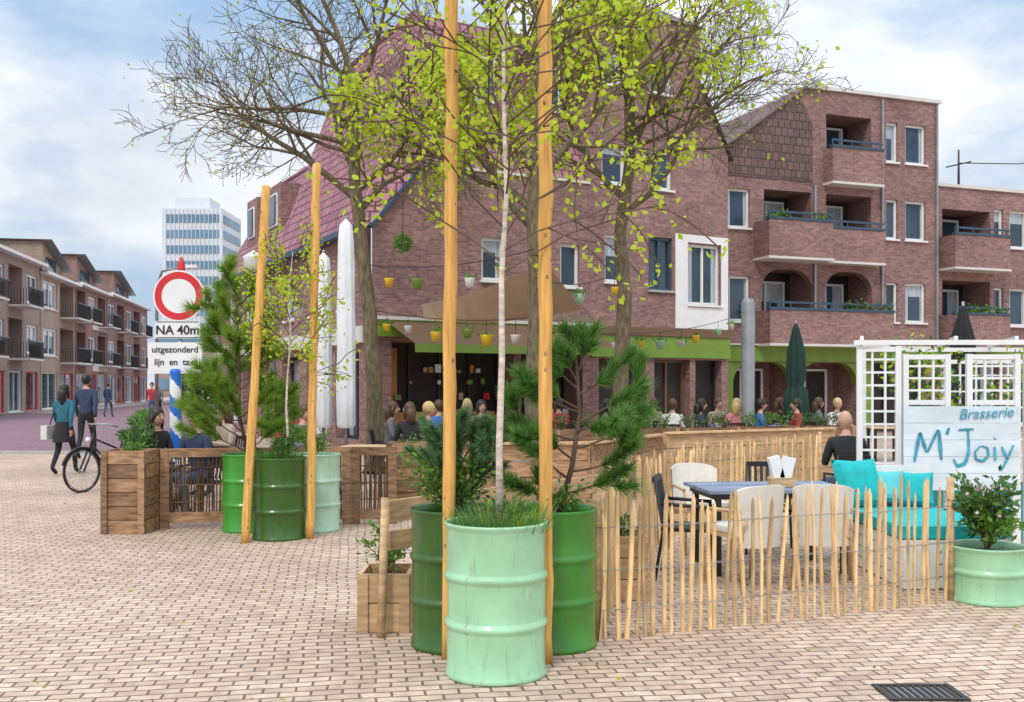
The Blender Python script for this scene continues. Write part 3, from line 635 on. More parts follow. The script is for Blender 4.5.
def planter(name,x,y,w,d,h,rot=0,m=m_wood,nb=5,plant=lf_g,ph=.3,n=300,ls=.06):
    O=OB(name); B=O['boards']; bh=h/nb
    for k in range(nb):
        z=bh*(k+.5); j=lambda:R.gauss(0,.003)
        B.box(j(),-d/2+j(),z,w,.03,bh-.008,m); B.box(0,d/2,z,w,.03,bh-.008,m)
        B.box(-w/2+.017,0,z,.03,d-.04,bh-.008,m); B.box(w/2-.017,0,z,.03,d-.04,bh-.008,m)
    for sx in(-1,1): B.box(sx*(w/2-.04),-d/2-.03,h/2,.07,.018,h,m)
    O['soil'].box(0,0,h-.08,w-.07,d-.04,.02,m_soil)
    if plant:
        q=max(1,int(w/.35))
        for i in range(q): shrub(O,(-w/2+(i+.5)*w/q,0,h-.08),min(w/q,.4)*.6,ph,n//q,plant,ls)
    return O.done((x,y,0),rot)
planter('wooden_planter_box',-.87,7.0,.36,.4,.40,m=m_woodl,nb=2,plant=lf_g,ph=.38,n=420,ls=.05)
planter('wooden_planter_box',.86,8.0,.4,.4,.5,m=m_woodl,nb=3,plant=lf_d,ph=.25,n=200)
planter('wooden_planter_box',-4.38,11.5,.5,.45,.94,nb=6,plant=lf_g,ph=.14,n=200)
for i,(x,y) in enumerate(((-4.75,12.7),(-5.15,13.9),(-5.6,15.1),(-6.05,16.4),(-6.5,17.8),(-7.1,19.5),(-7.7,21.3))):
    planter('wooden_planter_box',x,y,1.0,.42,.84,rot=math.radians(108),plant=lf_g if i%2 else lf_d,ph=.42,n=700,ls=.07)
planter('wooden_planter_box',-1.35,13,.52,.5,.94,nb=6,plant=lf_g,ph=.15,n=60)
for i in range(5): planter('wooden_planter_box',1.2+i*1.15,17.3+i*.35,1.1,.45,.92,rot=.29,plant=R.choice([lf_g,lf_d,lf_g]),ph=.34,n=450)
O=OB('framed_willow_fence')
def panel(a,b_,H=.93):
    a=V((*a,0));b_=V((*b_,0)); d=(b_-a).normalized(); L=(b_-a).length
    for p in (a,b_): O['frame'].boxm(Matrix.Translation(p+V((0,0,H/2)))@Matrix.Rotation(math.atan2(d.y,d.x),4,'Z'),.10,.08,H,m_wood)
    for z,hh in ((H-.05,.10),(.12,.12)): O['frame'].beam(a+d*.051+V((0,0,z)),b_-d*.051+V((0,0,z)),.07,hh,m_wood)
    t=.07
    while t<L-.06:
        p=a+d*t; O['matting'].tube([p+V((0,0,.17)),p+d*R.gauss(0,.012)+V((0,0,H-.09))],[.010,.008],4,m_wattle,cap=False); t+=R.uniform(.014,.034)
    for z in(.3,.5,.7): O['matting'].beam(a+d*.05+V((0,0,z)),b_-d*.05+V((0,0,z)),.03,.012,m_wattle)
panel((-4.08,11.75),(-3.2,11.95)); panel((-3.05,12.0),(-2.0,12.1)); panel((-1.89,12.1),(-1.45,12.12))
O.done()
O=OB('wooden_terrace_fence')
def plankf(a,b_,H,n=4,m=m_wood):
    for k in range(n): O['boards'].beam((*a,H*(k+.5)/n+.03),(*b_,H*(k+.5)/n+.03),.03,H/n-.02,m)
    L=math.dist(a,b_); q=int(L/1.2)+1
    for k in range(q+1):
        f=k/q; O['posts'].box(a[0]+(b_[0]-a[0])*f,a[1]+(b_[1]-a[1])*f+.06,H/2,.08,.08,H+.05,m)
    O['cap'].beam((*a,H+.05),(*b_,H+.05),.14,.03,m_woodl)
plankf((-1.1,13.05),(1.0,13.3),.86); plankf((1.05,13.35),(2.3,15.5),.86); plankf((2.4,15.6),(5.6,17.4),.88,4,m_woodl)
O.done()
# ------------------------------------------------------------------ signs
O=OB('traffic_sign'); sx,sy=px(180,16),16.0
O['pole'].tube([(sx,sy,0),(sx,sy,3.4)],[.03,.03],10,m_galv)
for i in range(24):
    for j in range(56):
        t0=2*math.pi*i/24;t1=2*math.pi*(i+1)/24;z0=.1+j*.032;z1=z0+.032; r=.085; cx_,cy_=sx-.02,sy-.16
        m=m_blue if ((i/24+z0*1.9)%1)<.5 else m_white
        O['striped_sleeve'].poly([(cx_+r*math.cos(t0),cy_+r*math.sin(t0),z0),(cx_+r*math.cos(t1),cy_+r*math.sin(t1),z0),(cx_+r*math.cos(t1),cy_+r*math.sin(t1),z1),(cx_+r*math.cos(t0),cy_+r*math.sin(t0),z1)],m,True)
O['sleeve_cap'].lathe((sx-.02,sy-.16,1.89),[(.085,0),(.07,.04),(.001,.05)],16,m_blue)
def disc(B,c,r0,r1,y,m):
    n=40
    for i in range(n):
        a=2*math.pi*i/n;b2=2*math.pi*(i+1)/n
        B.poly([(c[0]+r0*math.cos(a),y,c[1]+r0*math.sin(a)),(c[0]+r1*math.cos(a),y,c[1]+r1*math.sin(a)),(c[0]+r1*math.cos(b2),y,c[1]+r1*math.sin(b2)),(c[0]+r0*math.cos(b2),y,c[1]+r0*math.sin(b2))],m)
c=(sx,3.1); disc(O['disc'],c,.0005,.28,sy-.06,m_white); disc(O['disc'],c,.275,.385,sy-.063,m_red); disc(O['disc'],c,.384,.41,sy-.061,m_white); disc(O['disc_back'],c,.0005,.41,sy-.05,m_galv)
O['plates'].box(sx-.02,sy-.05,2.56,.72,.02,.28,m_white); O['plates'].box(sx-.06,sy-.05,2.11,.86,.02,.5,m_white)
for z in (2.435,2.685): O['plate_borders'].box(sx-.02,sy-.062,z,.68,.004,.012,m_blk)
O['lamp_hood'].lathe((sx+.02,sy,3.5),[(.06,0),(.06,.1),(.02,.22),(.001,.24)],12,m_red)
e=O.done()
text('NA 40m',.2,(sx-.02,sy-.064,2.49),m_blk,e,bold=.004); text('uitgezonderd',.14,(sx-.06,sy-.064,2.2),m_blk,e,bold=.002); text('lijn  en  taxi',.14,(sx-.06,sy-.064,2.0),m_blk,e,bold=.002)
O=OB('street_lamp'); O['pole'].tube([(-6.2,24,0),(-6.2,24,4.3)],[.06,.04],10,m_blk); O['head'].lathe((-6.2,24,4.3),[(.05,0),(.2,.1),(.24,.4),(.26,.45),(.1,.55),(.001,.62)],16,m_white); O.done()
O=OB('street_lamp'); O['pole'].tube([(-13.5,38,0),(-13.5,38,5.4),(-13.3,38,6),(-12.5,38,6.2)],[.08,.06,.05,.04],10,m_galv); O['head'].box(-12.3,38,6.18,.7,.25,.12,m_white); O.done()
# ------------------------------------------------------------------ parasols
def parasol(name,x,y,z0,z1,r,m,pleat=.18,flat=False):
    O=OB(name); O['pole'].tube([(x,y,0.1),(x,y,z1+.05)],[.03,.025],8,m_galv)
    O['base'].lathe((x,y,0),[(.001,0),(.35,0),(.35,.06),(.1,.1),(.04,.14)],20,m_slab)
    H=z1-z0; fn=lambda t,z:1+pleat*math.sin(8*t+z*.6)+.04*math.sin(3*t+z*5)
    prof=([(r*.8,0),(r,.05),(r*1.02,H*.2),(r*.98,H*.4),(r*1.0,H*.5),(r*.95,H*.6),(r*.93,H*.75),(r*.85,H*.9),(r*.7,H*.97),(.02,H)] if flat else [(r*.9,0),(r*1.05,H*.12),(r*.95,H*.3),(r*.6,H*.36),(r*.85,H*.45),(r*.75,H*.7),(r*.3,H*.93),(.02,H)])
    O['canopy'].lathe((x,y,z0),prof,48,m,fn); O.done()
parasol('closed_parasol',px(346,17),17,.95,4.5,.15,m_canvas,.06,True); parasol('closed_parasol',px(323.5,17.2),17.2,.95,3.95,.135,m_canvas,.06,True)
parasol('closed_parasol',px(796,22),22,.9,3.05,.24,m_dgcan); parasol('closed_parasol',px(963,15),15,1.2,2.88,.2,m_bkcan)
O=OB('grey_bollard_column'); O['c'].lathe((px(748,21),21,0),[(.14,0),(.14,3.4),(.11,3.48),(.001,3.5)],20,m_galv); O.done()
# ------------------------------------------------------------------ shade sail + lanterns
O=OB('shade_sail')
c=[V((-2.0,22,3.45)),V((.7,20.5,4.2)),V((1.5,21.5,3.3)),V((-1.9,21.8,3.1))]
n=12
def sp(u_,v_):
    a=c[0].lerp(c[1],u_); b2=c[3].lerp(c[2],u_); p=a.lerp(b2,v_); p.z-=.3*math.sin(math.pi*u_)*(.4+math.sin(math.pi*v_)); return p
for i in range(n):
    for j in range(n): O['s'].poly([sp(i/n,j/n),sp((i+1)/n,j/n),sp((i+1)/n,(j+1)/n),sp(i/n,(j+1)/n)],m_beige,True)
O.done()
O=OB('hanging_lantern_string')
def hang(a,b_,n,sag,cols):
    a=V(a);b_=V(b_); pts=[]
    for i in range(17):
        f=i/16; p=a.lerp(b_,f); p.z-=sag*4*f*(1-f); pts.append(p)
    O['cable'].tube(pts,[.008]*17,4,m_blk,cap=False)
    for k in range(n):
        f=(k+.5+R.uniform(-.3,.3))/n; p=a.lerp(b_,f); p.z-=sag*4*f*(1-f)
        m=cols[k%len(cols)]; dz=R.uniform(.12,.3); s_=R.uniform(.75,1.1)
        O['cable'].tube([p,p-V((0,0,dz))],[.005]*2,4,m_blk,cap=False)
        O['lanterns'].lathe(p-V((0,0,dz+.18*s_)),[(.001,0),(.07*s_,0),(.10*s_,.16*s_),(.105*s_,.18*s_),(.09*s_,.17*s_),(.001,.16*s_)],12,m)
        if R.random()<.6:
            for q in range(25): O['plants'].leaf(p-V((R.gauss(0,.06),R.gauss(0,.06),dz-R.uniform(0,.08))),.09,lf_g)
hang((-2.7,18.9,3.95),(.4,17.8,4.1),4,.15,[m_yel,m_green,m_white]); hang((.4,17.8,3.6),(2.1,19.3,3.9),3,.2,[m_yel,m_gmint])
hang((-2.6,19.1,3.1),(.3,18.2,2.9),6,.1,[m_yel,m_cream,m_yel,m_green]); hang((.5,18.2,2.75),(6.2,27,3.6),9,.3,[m_yel,m_gmint,m_cream]); hang((-2.7,19,3.5),(-6,23,4),3,.2,[m_yel,m_cream])
O.done()
O=OB('hanging_topiary_ball'); cc=V((px(403,18.5),18.5,1.68+.142*18.5))
O['cable'].tube([cc+V((0,0,.1)),cc+V((0,0,1.6))],[.006]*2,4,m_blk)
for i in range(500):
    d=V((R.gauss(0,1),R.gauss(0,1),R.gauss(0,1))).normalized(); O['leaves'].leaf(cc+d*R.uniform(.06,.17),.06,lf_g,d+V((R.gauss(0,.4),R.gauss(0,.4),R.gauss(0,.4))))
O.done()
# ------------------------------------------------------------------ furniture
def chair(x,y,rot,m=m_blk,cush=None,name='terrace_chair',shell=False):
    O=OB(name); B=O['frame']
    for sx_ in (-.22,.22):
        B.tube([(sx_*1.1,-.24,0),(sx_,-.2,.44),(sx_*1.05,-.16,.64)],[.014]*3,6,m); B.tube([(sx_*1.1,.27,0),(sx_,.2,.44),(sx_*.95,.28,.88 if not shell else .6)],[.014]*3,6,m)
        B.tube([(sx_*1.05,-.18,.64),(sx_*1.05,.22,.66)],[.016]*2,6,m)
    B.box(0,0,.44,.46,.44,.03,m)
    if shell:
        S=O['shell']; n_=10
        prev=None
        for i in range(n_+1):
            a=math.radians(-62+124*i/n_); x_=.26*math.sin(a); y_=.06+.22*math.cos(a); top=.87-.05*(abs(a)/1.08)**3
            cur=(V((x_,y_,.36)),V((x_*1.06,y_+.06*math.cos(a),top)))
            if prev:
                S.poly([prev[0],cur[0],cur[1],prev[1]],cush,True)
                o_=V((0,.03,0)); S.poly([prev[0]-o_,prev[1]-o_,cur[1]-o_,cur[0]-o_],cush,True); S.poly([prev[1],cur[1],cur[1]-o_,prev[1]-o_],cush)
            prev=cur
        O['cushion'].boxm(Matrix.Translation((0,-.02,.49)),.44,.42,.07,cush)
    else:
        B.beam((-.2,.285,.86),(.2,.285,.86),.03,.05,m)
        for k in range(7): B.beam((-.18+.06*k,.205,.47),(-.18+.06*k,.28,.85),.03,.012,m)
        if cush: O['cushion'].boxm(Matrix.Translation((0,-.01,.485)),.42,.42,.055,cush)
    e=O.done((x,y,0),rot)
    if cush:
        for ch in e.children:
            if ch.name.startswith('cushion'):
                bv=ch.modifiers.new('b','BEVEL'); bv.width=.02; bv.segments=3
    return e
def table(x,y,w,d,rot=0,m=m_grey,name='terrace_table'):
    O=OB(name); n=int(d/.1)
    for k in range(n): O['top'].box(0,-d/2+(k+.5)*d/n,.74,w,d/n-.012,.028,m)
    O['frame'].box(0,0,.70,w-.1,d-.1,.05,m_blk)
    for a in(-1,1):
        for b2 in(-1,1): O['frame'].beam((a*(w/2-.1),b2*(d/2-.08),0),(a*(w/2-.1),b2*(d/2-.08),.68),.05,.05,m_blk)
    return O.done((x,y,0),rot)
table(2.35,9.2,1.35,.85,.1)
chair(1.55,8.75,math.radians(75)); chair(1.95,8.35,math.radians(205),m_woodl,m_cush,shell=True); chair(2.62,8.45,math.radians(165),m_woodl,m_cush,shell=True)
chair(1.9,10.1,math.radians(10),m_woodl,m_cush,shell=True); chair(2.6,10.1,math.radians(-10),m_blk)
O=OB('menu_holder'); O['box'].box(2.45,9.1,.80,.22,.14,.08,m_woodl)
for q in(-1,1): O['cards'].boxm(Matrix.Translation((2.45+q*.05,9.1,.93))@Matrix.Rotation(.25*q,4,'Y'),.1,.09,.2,m_white)
O.done()
def pillow(O,c,s,rx,rz,m):
    n=10; M=Matrix.Translation(c)@Matrix.Rotation(rz,4,'Z')@Matrix.Rotation(rx,4,'X')
    B=O['pillows']
    for sg in(-1,1):
        for i in range(n):
            for j in range(n):
                q=[]
                for a,b2 in((i,j),(i+1,j),(i+1,j+1),(i,j+1)):
                    X=a/n*2-1;Z=b2/n*2-1; th=.10*((1-X**4)*(1-Z**4))**.5
                    k=1-.08*(1-abs(X*Z))
                    q.append(M@V((X*s*k,sg*th,Z*s*k)))
                B.poly(q,m,True)
O=OB('terrace_bench')
for k in range(4): O['base'].box(3.62,8.95,.06+k*.1,.85,1.5,.09,m_white)
for k in range(8): O['base_battens'].box(3.24+k*.107,8.19,.21,.07,.02,.40,m_white)
O['seat'].box(3.62,8.95,.47,.87,1.5,.10,m_teal)
for k in range(5): O['back'].box(3.62,9.75,.50+k*.09,.9,.03,.08,m_white)
pillow(O,(3.30,9.55,.74),.24,-.35,.25,m_teal); pillow(O,(3.60,9.60,.70),.16,-.3,-.2,m_teal2); pillow(O,(3.86,9.58,.68),.17,-.3,-.3,m_teal)
O.done()
# lattice pergola with sign
O=OB('white_lattice_screen')
def lattice(a,b_,z0,z1,sp=.17,m=m_white,th=.022):
    a=V((*a,0));b_=V((*b_,0)); d=(b_-a).normalized();L=(b_-a).length
    for p in(a,b_): O['posts'].boxm(Matrix.Translation(p+V((0,0,z1/2)))@Matrix.Rotation(math.atan2(d.y,d.x),4,'Z'),.055,.055,z1,m)
    for z in(z0,z1-.03): O['frame'].beam(a+d*.029+V((0,0,z)),b_-d*.029+V((0,0,z)),.04,.05,m)
    n=max(1,round(L/sp))
    for i in range(1,n): t=L*i/n; O['lattice'].beam(a+d*t+V((0,0,z0+.026)),a+d*t+V((0,0,z1-.056)),.02,th,m)
    n=max(1,round((z1-z0)/sp))
    for i in range(1,n): z=z0+(z1-z0)*i/n; O['lattice'].beam(a+d*.029+V((0,0,z)),b_-d*.029+V((0,0,z)),.016,th,m)
lattice((3.62,10.42),(4.0,10.36),.6,2.08,.13); lattice((4.07,10.35),(4.5,10.34),1.5,2.0,.14); lattice((4.72,10.33),(5.2,10.3),1.5,2.0,.14); lattice((5.3,10.3),(5.9,10.25),1.5,2.0,.14); lattice((6.0,10.3),(6.6,10.25),1.5,2.0,.14)
lattice((5.4,12.5),(6.6,12.5),.6,2.0,.2)
O['rafters'].beam((3.55,10.38,2.12),(6.9,10.2,2.12),.04,.05,m_white); O['rafters'].beam((4.35,12.5,2.12),(7.9,12.5,2.12),.04,.05,m_white)
for x0 in(3.64,4.62,5.25,6.6): O['rafters'].beam((x0,10.4,2.17),(x0+.75,12.6,2.17),.035,.04,m_white)
O['posts'].box(4.39,12.5,1.05,.055,.055,2.1,m_white)
e=O.done()
O=OB('climbing_plant')
for i in range(900):
    cx_,cz_=R.choice([(4.6,1.75),(4.45,1.5),(5.2,1.6),(5.6,1.8),(4.25,1.9)]); O['leaves'].leaf((cx_+R.gauss(0,.16),10.75+R.gauss(0,.1),cz_+R.gauss(0,.16)),.07,R.choice([lf_g,lf_d,lf_y]),w=.6)
O['stems'].tube([(4.5,10.8,0),(4.45,10.8,1.0),(4.6,10.75,1.9)],[.015,.012,.006],5,m_twig); O.done()
O=OB('brasserie_sign_board')
for k in range(5): O['board'].box(4.59,10.22,.69+k*.172,1.18,.03,.168,m_sign); O['board'].box(5.95,10.2,.69+k*.172,1.2,.03,.168,m_sign)
for x0 in(4.02,5.16,5.36,6.53): O['legs'].box(x0,10.27,.32,.05,.05,.62,m_white)
e=O.done()
# brush-painted letters: strokes of varying width
S=MB()
def stroke(pts,w):
    P_=[V((x_,10.196,z_)) for x_,z_ in pts]; Q=[]
    for i in range(len(P_)-1):
        for j in range(6): Q.append(P_[i].lerp(P_[i+1],j/6))
    Q.append(P_[-1]); Q=[(Q[max(i-1,0)]+Q[i]+Q[min(i+1,len(Q)-1)])/3 for i in range(len(Q))]
    for i in range(len(Q)-1):
        def off(k):
            d=(Q[min(k+1,len(Q)-1)]-Q[max(k-1,0)]).normalized(); n_=V((-d.z,0,d.x)); ww=w*(.65+.5*math.sin(math.pi*k/(len(Q)-1)))*(1+.12*math.sin(k*2.1)); return Q[k]+n_*ww,Q[k]-n_*ww
        a,b2=off(i);c_,d_=off(i+1); S.poly([a,c_,d_,b2],m_stext)
ox,oz=4.10,.88
stroke([(ox,oz),(ox+.06,oz+.33)],.017);
for pts,w_ in (([(.06,.33),(.13,.10)],.015),([(.13,.10),(.25,.36)],.013),([(.25,.36),(.28,.02)],.018),([(.36,.37),(.33,.29)],.014),([(.44,.34),(.62,.35)],.011),([(.55,.35),(.56,.12),(.52,.0),(.44,-.03),(.40,.05)],.016),
    ([(.68,.18),(.62,.12),(.63,.04),(.70,.02),(.76,.08),(.75,.16),(.68,.18)],.012),([(.82,.18),(.83,.02)],.014),([(.82,.25),(.83,.262)],.016),([(.89,.18),(.95,.04)],.013),([(1.02,.20),(.94,.02),(.88,-.08)],.012)):
    stroke([(ox+a,oz+b2) for a,b2 in pts],w_)
link('painted_lettering',S.mesh('painted_lettering'),e)
text('Brasserie',.15,(4.55,10.19,1.33),m_stext,e,align='LEFT',shear=.3,roll=-.05); text('Brasserie',.2,(5.4,10.17,1.15),m_stext,e,align='LEFT',shear=.3)
O=OB('turquoise_curtain')
for i in range(44):
    x0=4.02+i*.06; y0=10.55+.03*math.sin(i*1.3); y1=10.55+.03*math.sin((i+1)*1.3); O['c'].poly([(x0,y0,.05),(x0+.06,y1,.05),(x0+.06,y1,.66),(x0,y0,.66)],m_teal2,True)
O.done()
spots=[(-3.6,14.0),(-2.2,15.2),(-.6,16.5),(1.2,20.6),(3.2,20.6),(4.6,21),(6.2,22.5),(-1.6,19.6),(8.2,22)]
for x,y in spots: table(x,y,.75,.75,R.uniform(-.2,.2),m_woodl)
for x,y in spots[1:]:
    chair(x-.7,y,math.radians(90),m_blk); chair(x+.7,y,math.radians(-90),m_grey)
O=OB('drain_grate'); gx,gy=px(920,5.45),5.45
for s_ in(-1,1):
    O['g'].box(gx+s_*.2,gy,.006,.03,.22,.012,m_blk); O['g'].box(gx,gy+s_*.125,.006,.43,.03,.012,m_blk)
for k in range(9): O['g'].box(gx-.16+k*.04,gy,.0055,.018,.22,.010,m_blk)
O['g'].poly([(gx-.19,gy-.115,.003),(gx+.19,gy-.115,.003),(gx+.19,gy+.115,.003),(gx-.19,gy+.115,.003)],m_galv); O.done()
# ------------------------------------------------------------------ bicycle
O=OB('bicycle'); B=O['frame']
def wheel(cx):
    n=32
    pts=[(cx+.33*math.cos(2*math.pi*i/n),0,.34+.33*math.sin(2*math.pi*i/n)) for i in range(n+1)]
    O['wheels'].tube(pts,[.018]*(n+1),6,m_blk,cap=False)
    O['wheels'].tube([(cx+.30*math.cos(2*math.pi*i/n),0,.34+.30*math.sin(2*math.pi*i/n)) for i in range(n+1)],[.008]*(n+1),5,m_galv,cap=False)
    for i in range(16):
        a=2*math.pi*i/16; O['wheels'].tube([(cx,0,.34),(cx+.30*math.cos(a),0,.34+.30*math.sin(a))],[.0025]*2,3,m_galv,cap=False)
    O['wheels'].tube([(cx,-.05,.34),(cx,.05,.34)],[.025]*2,8,m_galv)
    O['mudguards'].tube([(cx+.365*math.cos(a),0,.34+.365*math.sin(a)) for a in np.linspace(.3,3.0,12)],[.02]*12,5,m_blk)
wheel(-.55); wheel(.55)
T=lambda a,b2,r=.016,m=m_blk:B.tube([a,b2],[r,r],7,m)
T((-.55,.05,.34),(-.1,0,.30));T((-.55,-.05,.34),(-.1,0,.30));T((-.1,0,.30),(-.24,0,.86));T((-.1,0,.30),(.35,0,.72),.019);T((-.2,0,.62),(.34,0,.84));T((.33,0,.92),(.40,0,.66),.02)
T((.40,.05,.66),(.55,.05,.34));T((.40,-.05,.66),(.55,-.05,.34));T((-.55,.05,.34),(-.21,0,.72),.01);T((-.55,-.05,.34),(-.21,0,.72),.01);T((.33,0,.92),(.30,0,1.06))
B.tube([(.12,-.30,1.02),(.25,-.24,1.06),(.33,0,1.06),(.25,.24,1.06),(.12,.30,1.02)],[.014]*5,7,m_galv)
O['saddle'].sphere((-.27,0,.92),1,m_blk,12,6,(.14,.09,.04)); O['rack'].box(-.6,0,.72,.4,.12,.015,m_blk); O['rack'].beam((-.72,.05,.34),(-.72,.05,.71),.01,.01,m_blk)
T((-.1,-.1,.30),(-.1,.1,.30),.02);T((-.1,.1,.3),(.04,.1,.2),.01);T((-.1,-.1,.3),(-.24,-.1,.4),.01); O['pedals'].box(.04,.14,.2,.09,.07,.02,m_blk);O['pedals'].box(-.24,-.14,.4,.09,.07,.02,m_blk)
T((-.05,.12,.32),(-.2,.2,.0),.008,m_galv)
O['lamp'].sphere((.44,0,.82),.04,m_white,8,5)
O.done((px(97,15.8)+.1,16.1,0),math.radians(242))
# ------------------------------------------------------------------ people
def cloth(n,c): return MAT(n,c,.85,.15,12,bump=.3)
cl={k:cloth('cloth_'+k,c) for k,c in dict(navy=(.03,.05,.10),teal=(.02,.13,.18),black=(.02,.02,.022),grey=(.15,.15,.16),red=(.42,.04,.05),white=(.65,.64,.62),blue=(.05,.16,.42),beige=(.4,.32,.24),jeans=(.06,.09,.16),pink=(.6,.2,.25)).items()}
hairm={k:MAT('hair_'+k,c,.5,.2,30) for k,c in dict(dark=(.02,.014,.01),brown=(.08,.04,.018),blond=(.55,.40,.17),grey=(.3,.29,.28)).items()}
m_eye=MAT('eye_dark',(.02,.015,.01),.2,.05,5); m_lip=MAT('lips',(.38,.12,.10),.5,.05,5)
def person(x,y,yaw,pose,top,bot,hair,long=False,H=1.7,sleeve=True,bag=False,bald=False,name='person',skirt=False,legskin=None,seat=.46):
    k=H/1.7; sit=pose=='sit'; pz=.93 if not sit else seat+.09
    D=pz-.93
    J={}
    J['pel']=(0,0,pz);J['sp']=(0,.0,1.13+D);J['ch']=(0,-.005,1.32+D);J['nk']=(0,.0,1.45+D);J['hd']=(0,-.01,1.54+D)
    lean=-.06 if sit else 0
    for a in('sp','ch','nk','hd'): J[a]=(J[a][0],J[a][1]+lean*(J[a][2]-pz)*2,J[a][2])
    for s,n in((-1,'l'),(1,'r')):
        J['sh'+n]=(s*.175,J['ch'][1],1.385+D); J['hip'+n]=(s*.09,0,pz-.03)
        if sit:
            J['el'+n]=(s*.23,-.12,1.13+D); J['wr'+n]=(s*.13,-.36,.80); J['kn'+n]=(s*.13,-.44,pz-.03); J['an'+n]=(s*.14,-.40,.09); J['to'+n]=(s*.15,-.56,.035)
            hd=V((-s*.3,-1,-.1))
        elif pose=='walk':
            f=s
            J['el'+n]=(s*.23,-f*.10+.03,1.12); J['wr'+n]=(s*.24,-f*.20-.04,.88); J['kn'+n]=(s*.09,f*.12-.08,.50); J['an'+n]=(s*.09,f*.25,.10+(.06 if f>0 else 0)); J['to'+n]=(s*.09,f*.25-.16,.04)
            hd=V((0,-.2,-1))
        else:
            J['el'+n]=(s*.23,.02,1.12); J['wr'+n]=(s*.24,-.04,.87); J['kn'+n]=(s*.10,-.01,.5); J['an'+n]=(s*.10,.02,.09); J['to'+n]=(s*.12,-.14,.035); hd=V((0,-.1,-1))
        w=V(J['wr'+n]); J['pa'+n]=tuple(w+hd.normalized()*.07)
    E=[('pel','sp','t'),('sp','ch','t'),('ch','nk','t'),('nk','hd','n')]
    for n in 'lr': E+=[('ch','sh'+n,'t'),('sh'+n,'el'+n,'t'),('el'+n,'wr'+n,'t' if sleeve else 'n'),('wr'+n,'pa'+n,'n'),('pel','hip'+n,'b'),('hip'+n,'kn'+n,'b'),('kn'+n,'an'+n,'c'),('an'+n,'to'+n,'s')]
    rad={'pel':(.15,.11),'sp':(.13,.095),'ch':(.15,.105),'nk':(.06,.06),'hd':(.05,.05),'sh':(.068,.068),'el':(.045,.045),'wr':(.03,.026),'pa':(.036,.02),'hip':(.092,.09),'kn':(.06,.06),'an':(.042,.04),'to':(.042,.03)}
    names=list(J); me=bpy.data.meshes.new('body'); me.from_pydata([tuple(c_*k for c_ in J[n]) for n in names],[(names.index(a),names.index(b2)) for a,b2,_ in E],[])
    ob=bpy.data.objects.new('tmp',me); scene.collection.objects.link(ob)
    ob.modifiers.new('s','SKIN'); 
    for i,n in enumerate(names):
        r=rad.get(n) or rad[n[:-1]]; sv=me.skin_vertices[0].data[i]; sv.radius=(r[0]*k,r[1]*k); sv.use_root=(n=='pel')
    ss=ob.modifiers.new('ss','SUBSURF'); ss.levels=2
    dg=bpy.context.evaluated_depsgraph_get(); dg.update(); bm=bpy.data.meshes.new_from_object(ob.evaluated_get(dg)); bpy.data.objects.remove(ob)
    bm.materials.clear(); ml=[cl[top],cl[bot],m_skin,cl['black'],legskin or cl[bot]]
    for m in ml: bm.materials.append(m)
    idx={'t':0,'b':1,'n':2,'s':3,'c':4}
    segs=[(V(J[a])*k,V(J[b2])*k,idx[l]) for a,b2,l in E]
    for p in bm.polygons:
        c_=p.center; best=9;bi=0
        for a,b2,l in segs:
            d=b2-a; t=max(0,min(1,(c_-a).dot(d)/d.length_squared)); q=(a+d*t-c_).length
            if q<best: best=q;bi=l
        if bi==0 and c_.z<(pz+.02)*k: bi=1
        p.material_index=bi; p.use_smooth=True
    e=link(name,None,None,(x,y,0),yaw); link('body',bm,e)
    O=OB('x'); Hc=V(J['hd'])*k+V((0,-.015,.085*k)); B=O['head']
    B.sphere(Hc,k,m_skin,16,12,(.077,.095,.118))
    st=len(B.v)-16*13
    for i in range(st,len(B.v)):
        v=V(B.v[i]); dz=(v.z-Hc.z)/.118/k
        if dz<0:
            f=1+.28*dz; v.x=Hc.x+(v.x-Hc.x)*f; v.y=Hc.y+(v.y-Hc.y)*(1+.12*dz)-.012*(-dz)
        B.v[i]=tuple(v)
    F=lambda a,b2,c_:(Hc.x+a*k,Hc.y+b2*k,Hc.z+c_*k)
    B.tube([F(0,-.088,.012),F(0,-.112,-.022),F(0,-.094,-.034)],[.007*k,.014*k,.009*k],6,m_skin)
    for s in(-1,1):
        B.sphere(F(s*.03,-.083,.008),.011*k,m_eye,8,5,(1.2,.7,.6)); B.sphere(F(s*.08,.0,-.01),.022*k,m_skin,8,5,(.4,.8,1.3)); B.beam(F(s*.016,-.093,.028),F(s*.046,-.082,.028),.006,.006,hairm[hair])
    B.sphere(F(0,-.086,-.058),.02*k,m_lip,8,4,(1,.4,.35))
    if not bald:
        Q=O['hair']
        Q.sphere(F(0,.020,.030),k,hairm[hair],18,12,(.093,.108,.116))
        if long:
            Q.tube([F(0,.05,.05),F(0,.085,-.05),F(0,.085,-.16),F(0,.07,-.27)],[.07*k,.085*k,.08*k,.03*k],12,hairm[hair])
            for s in(-1,1): Q.tube([F(s*.06,.0,.06),F(s*.085,.01,-.04),F(s*.08,.0,-.16)],[.03*k,.03*k,.015*k],8,hairm[hair])
    G=O['hands']
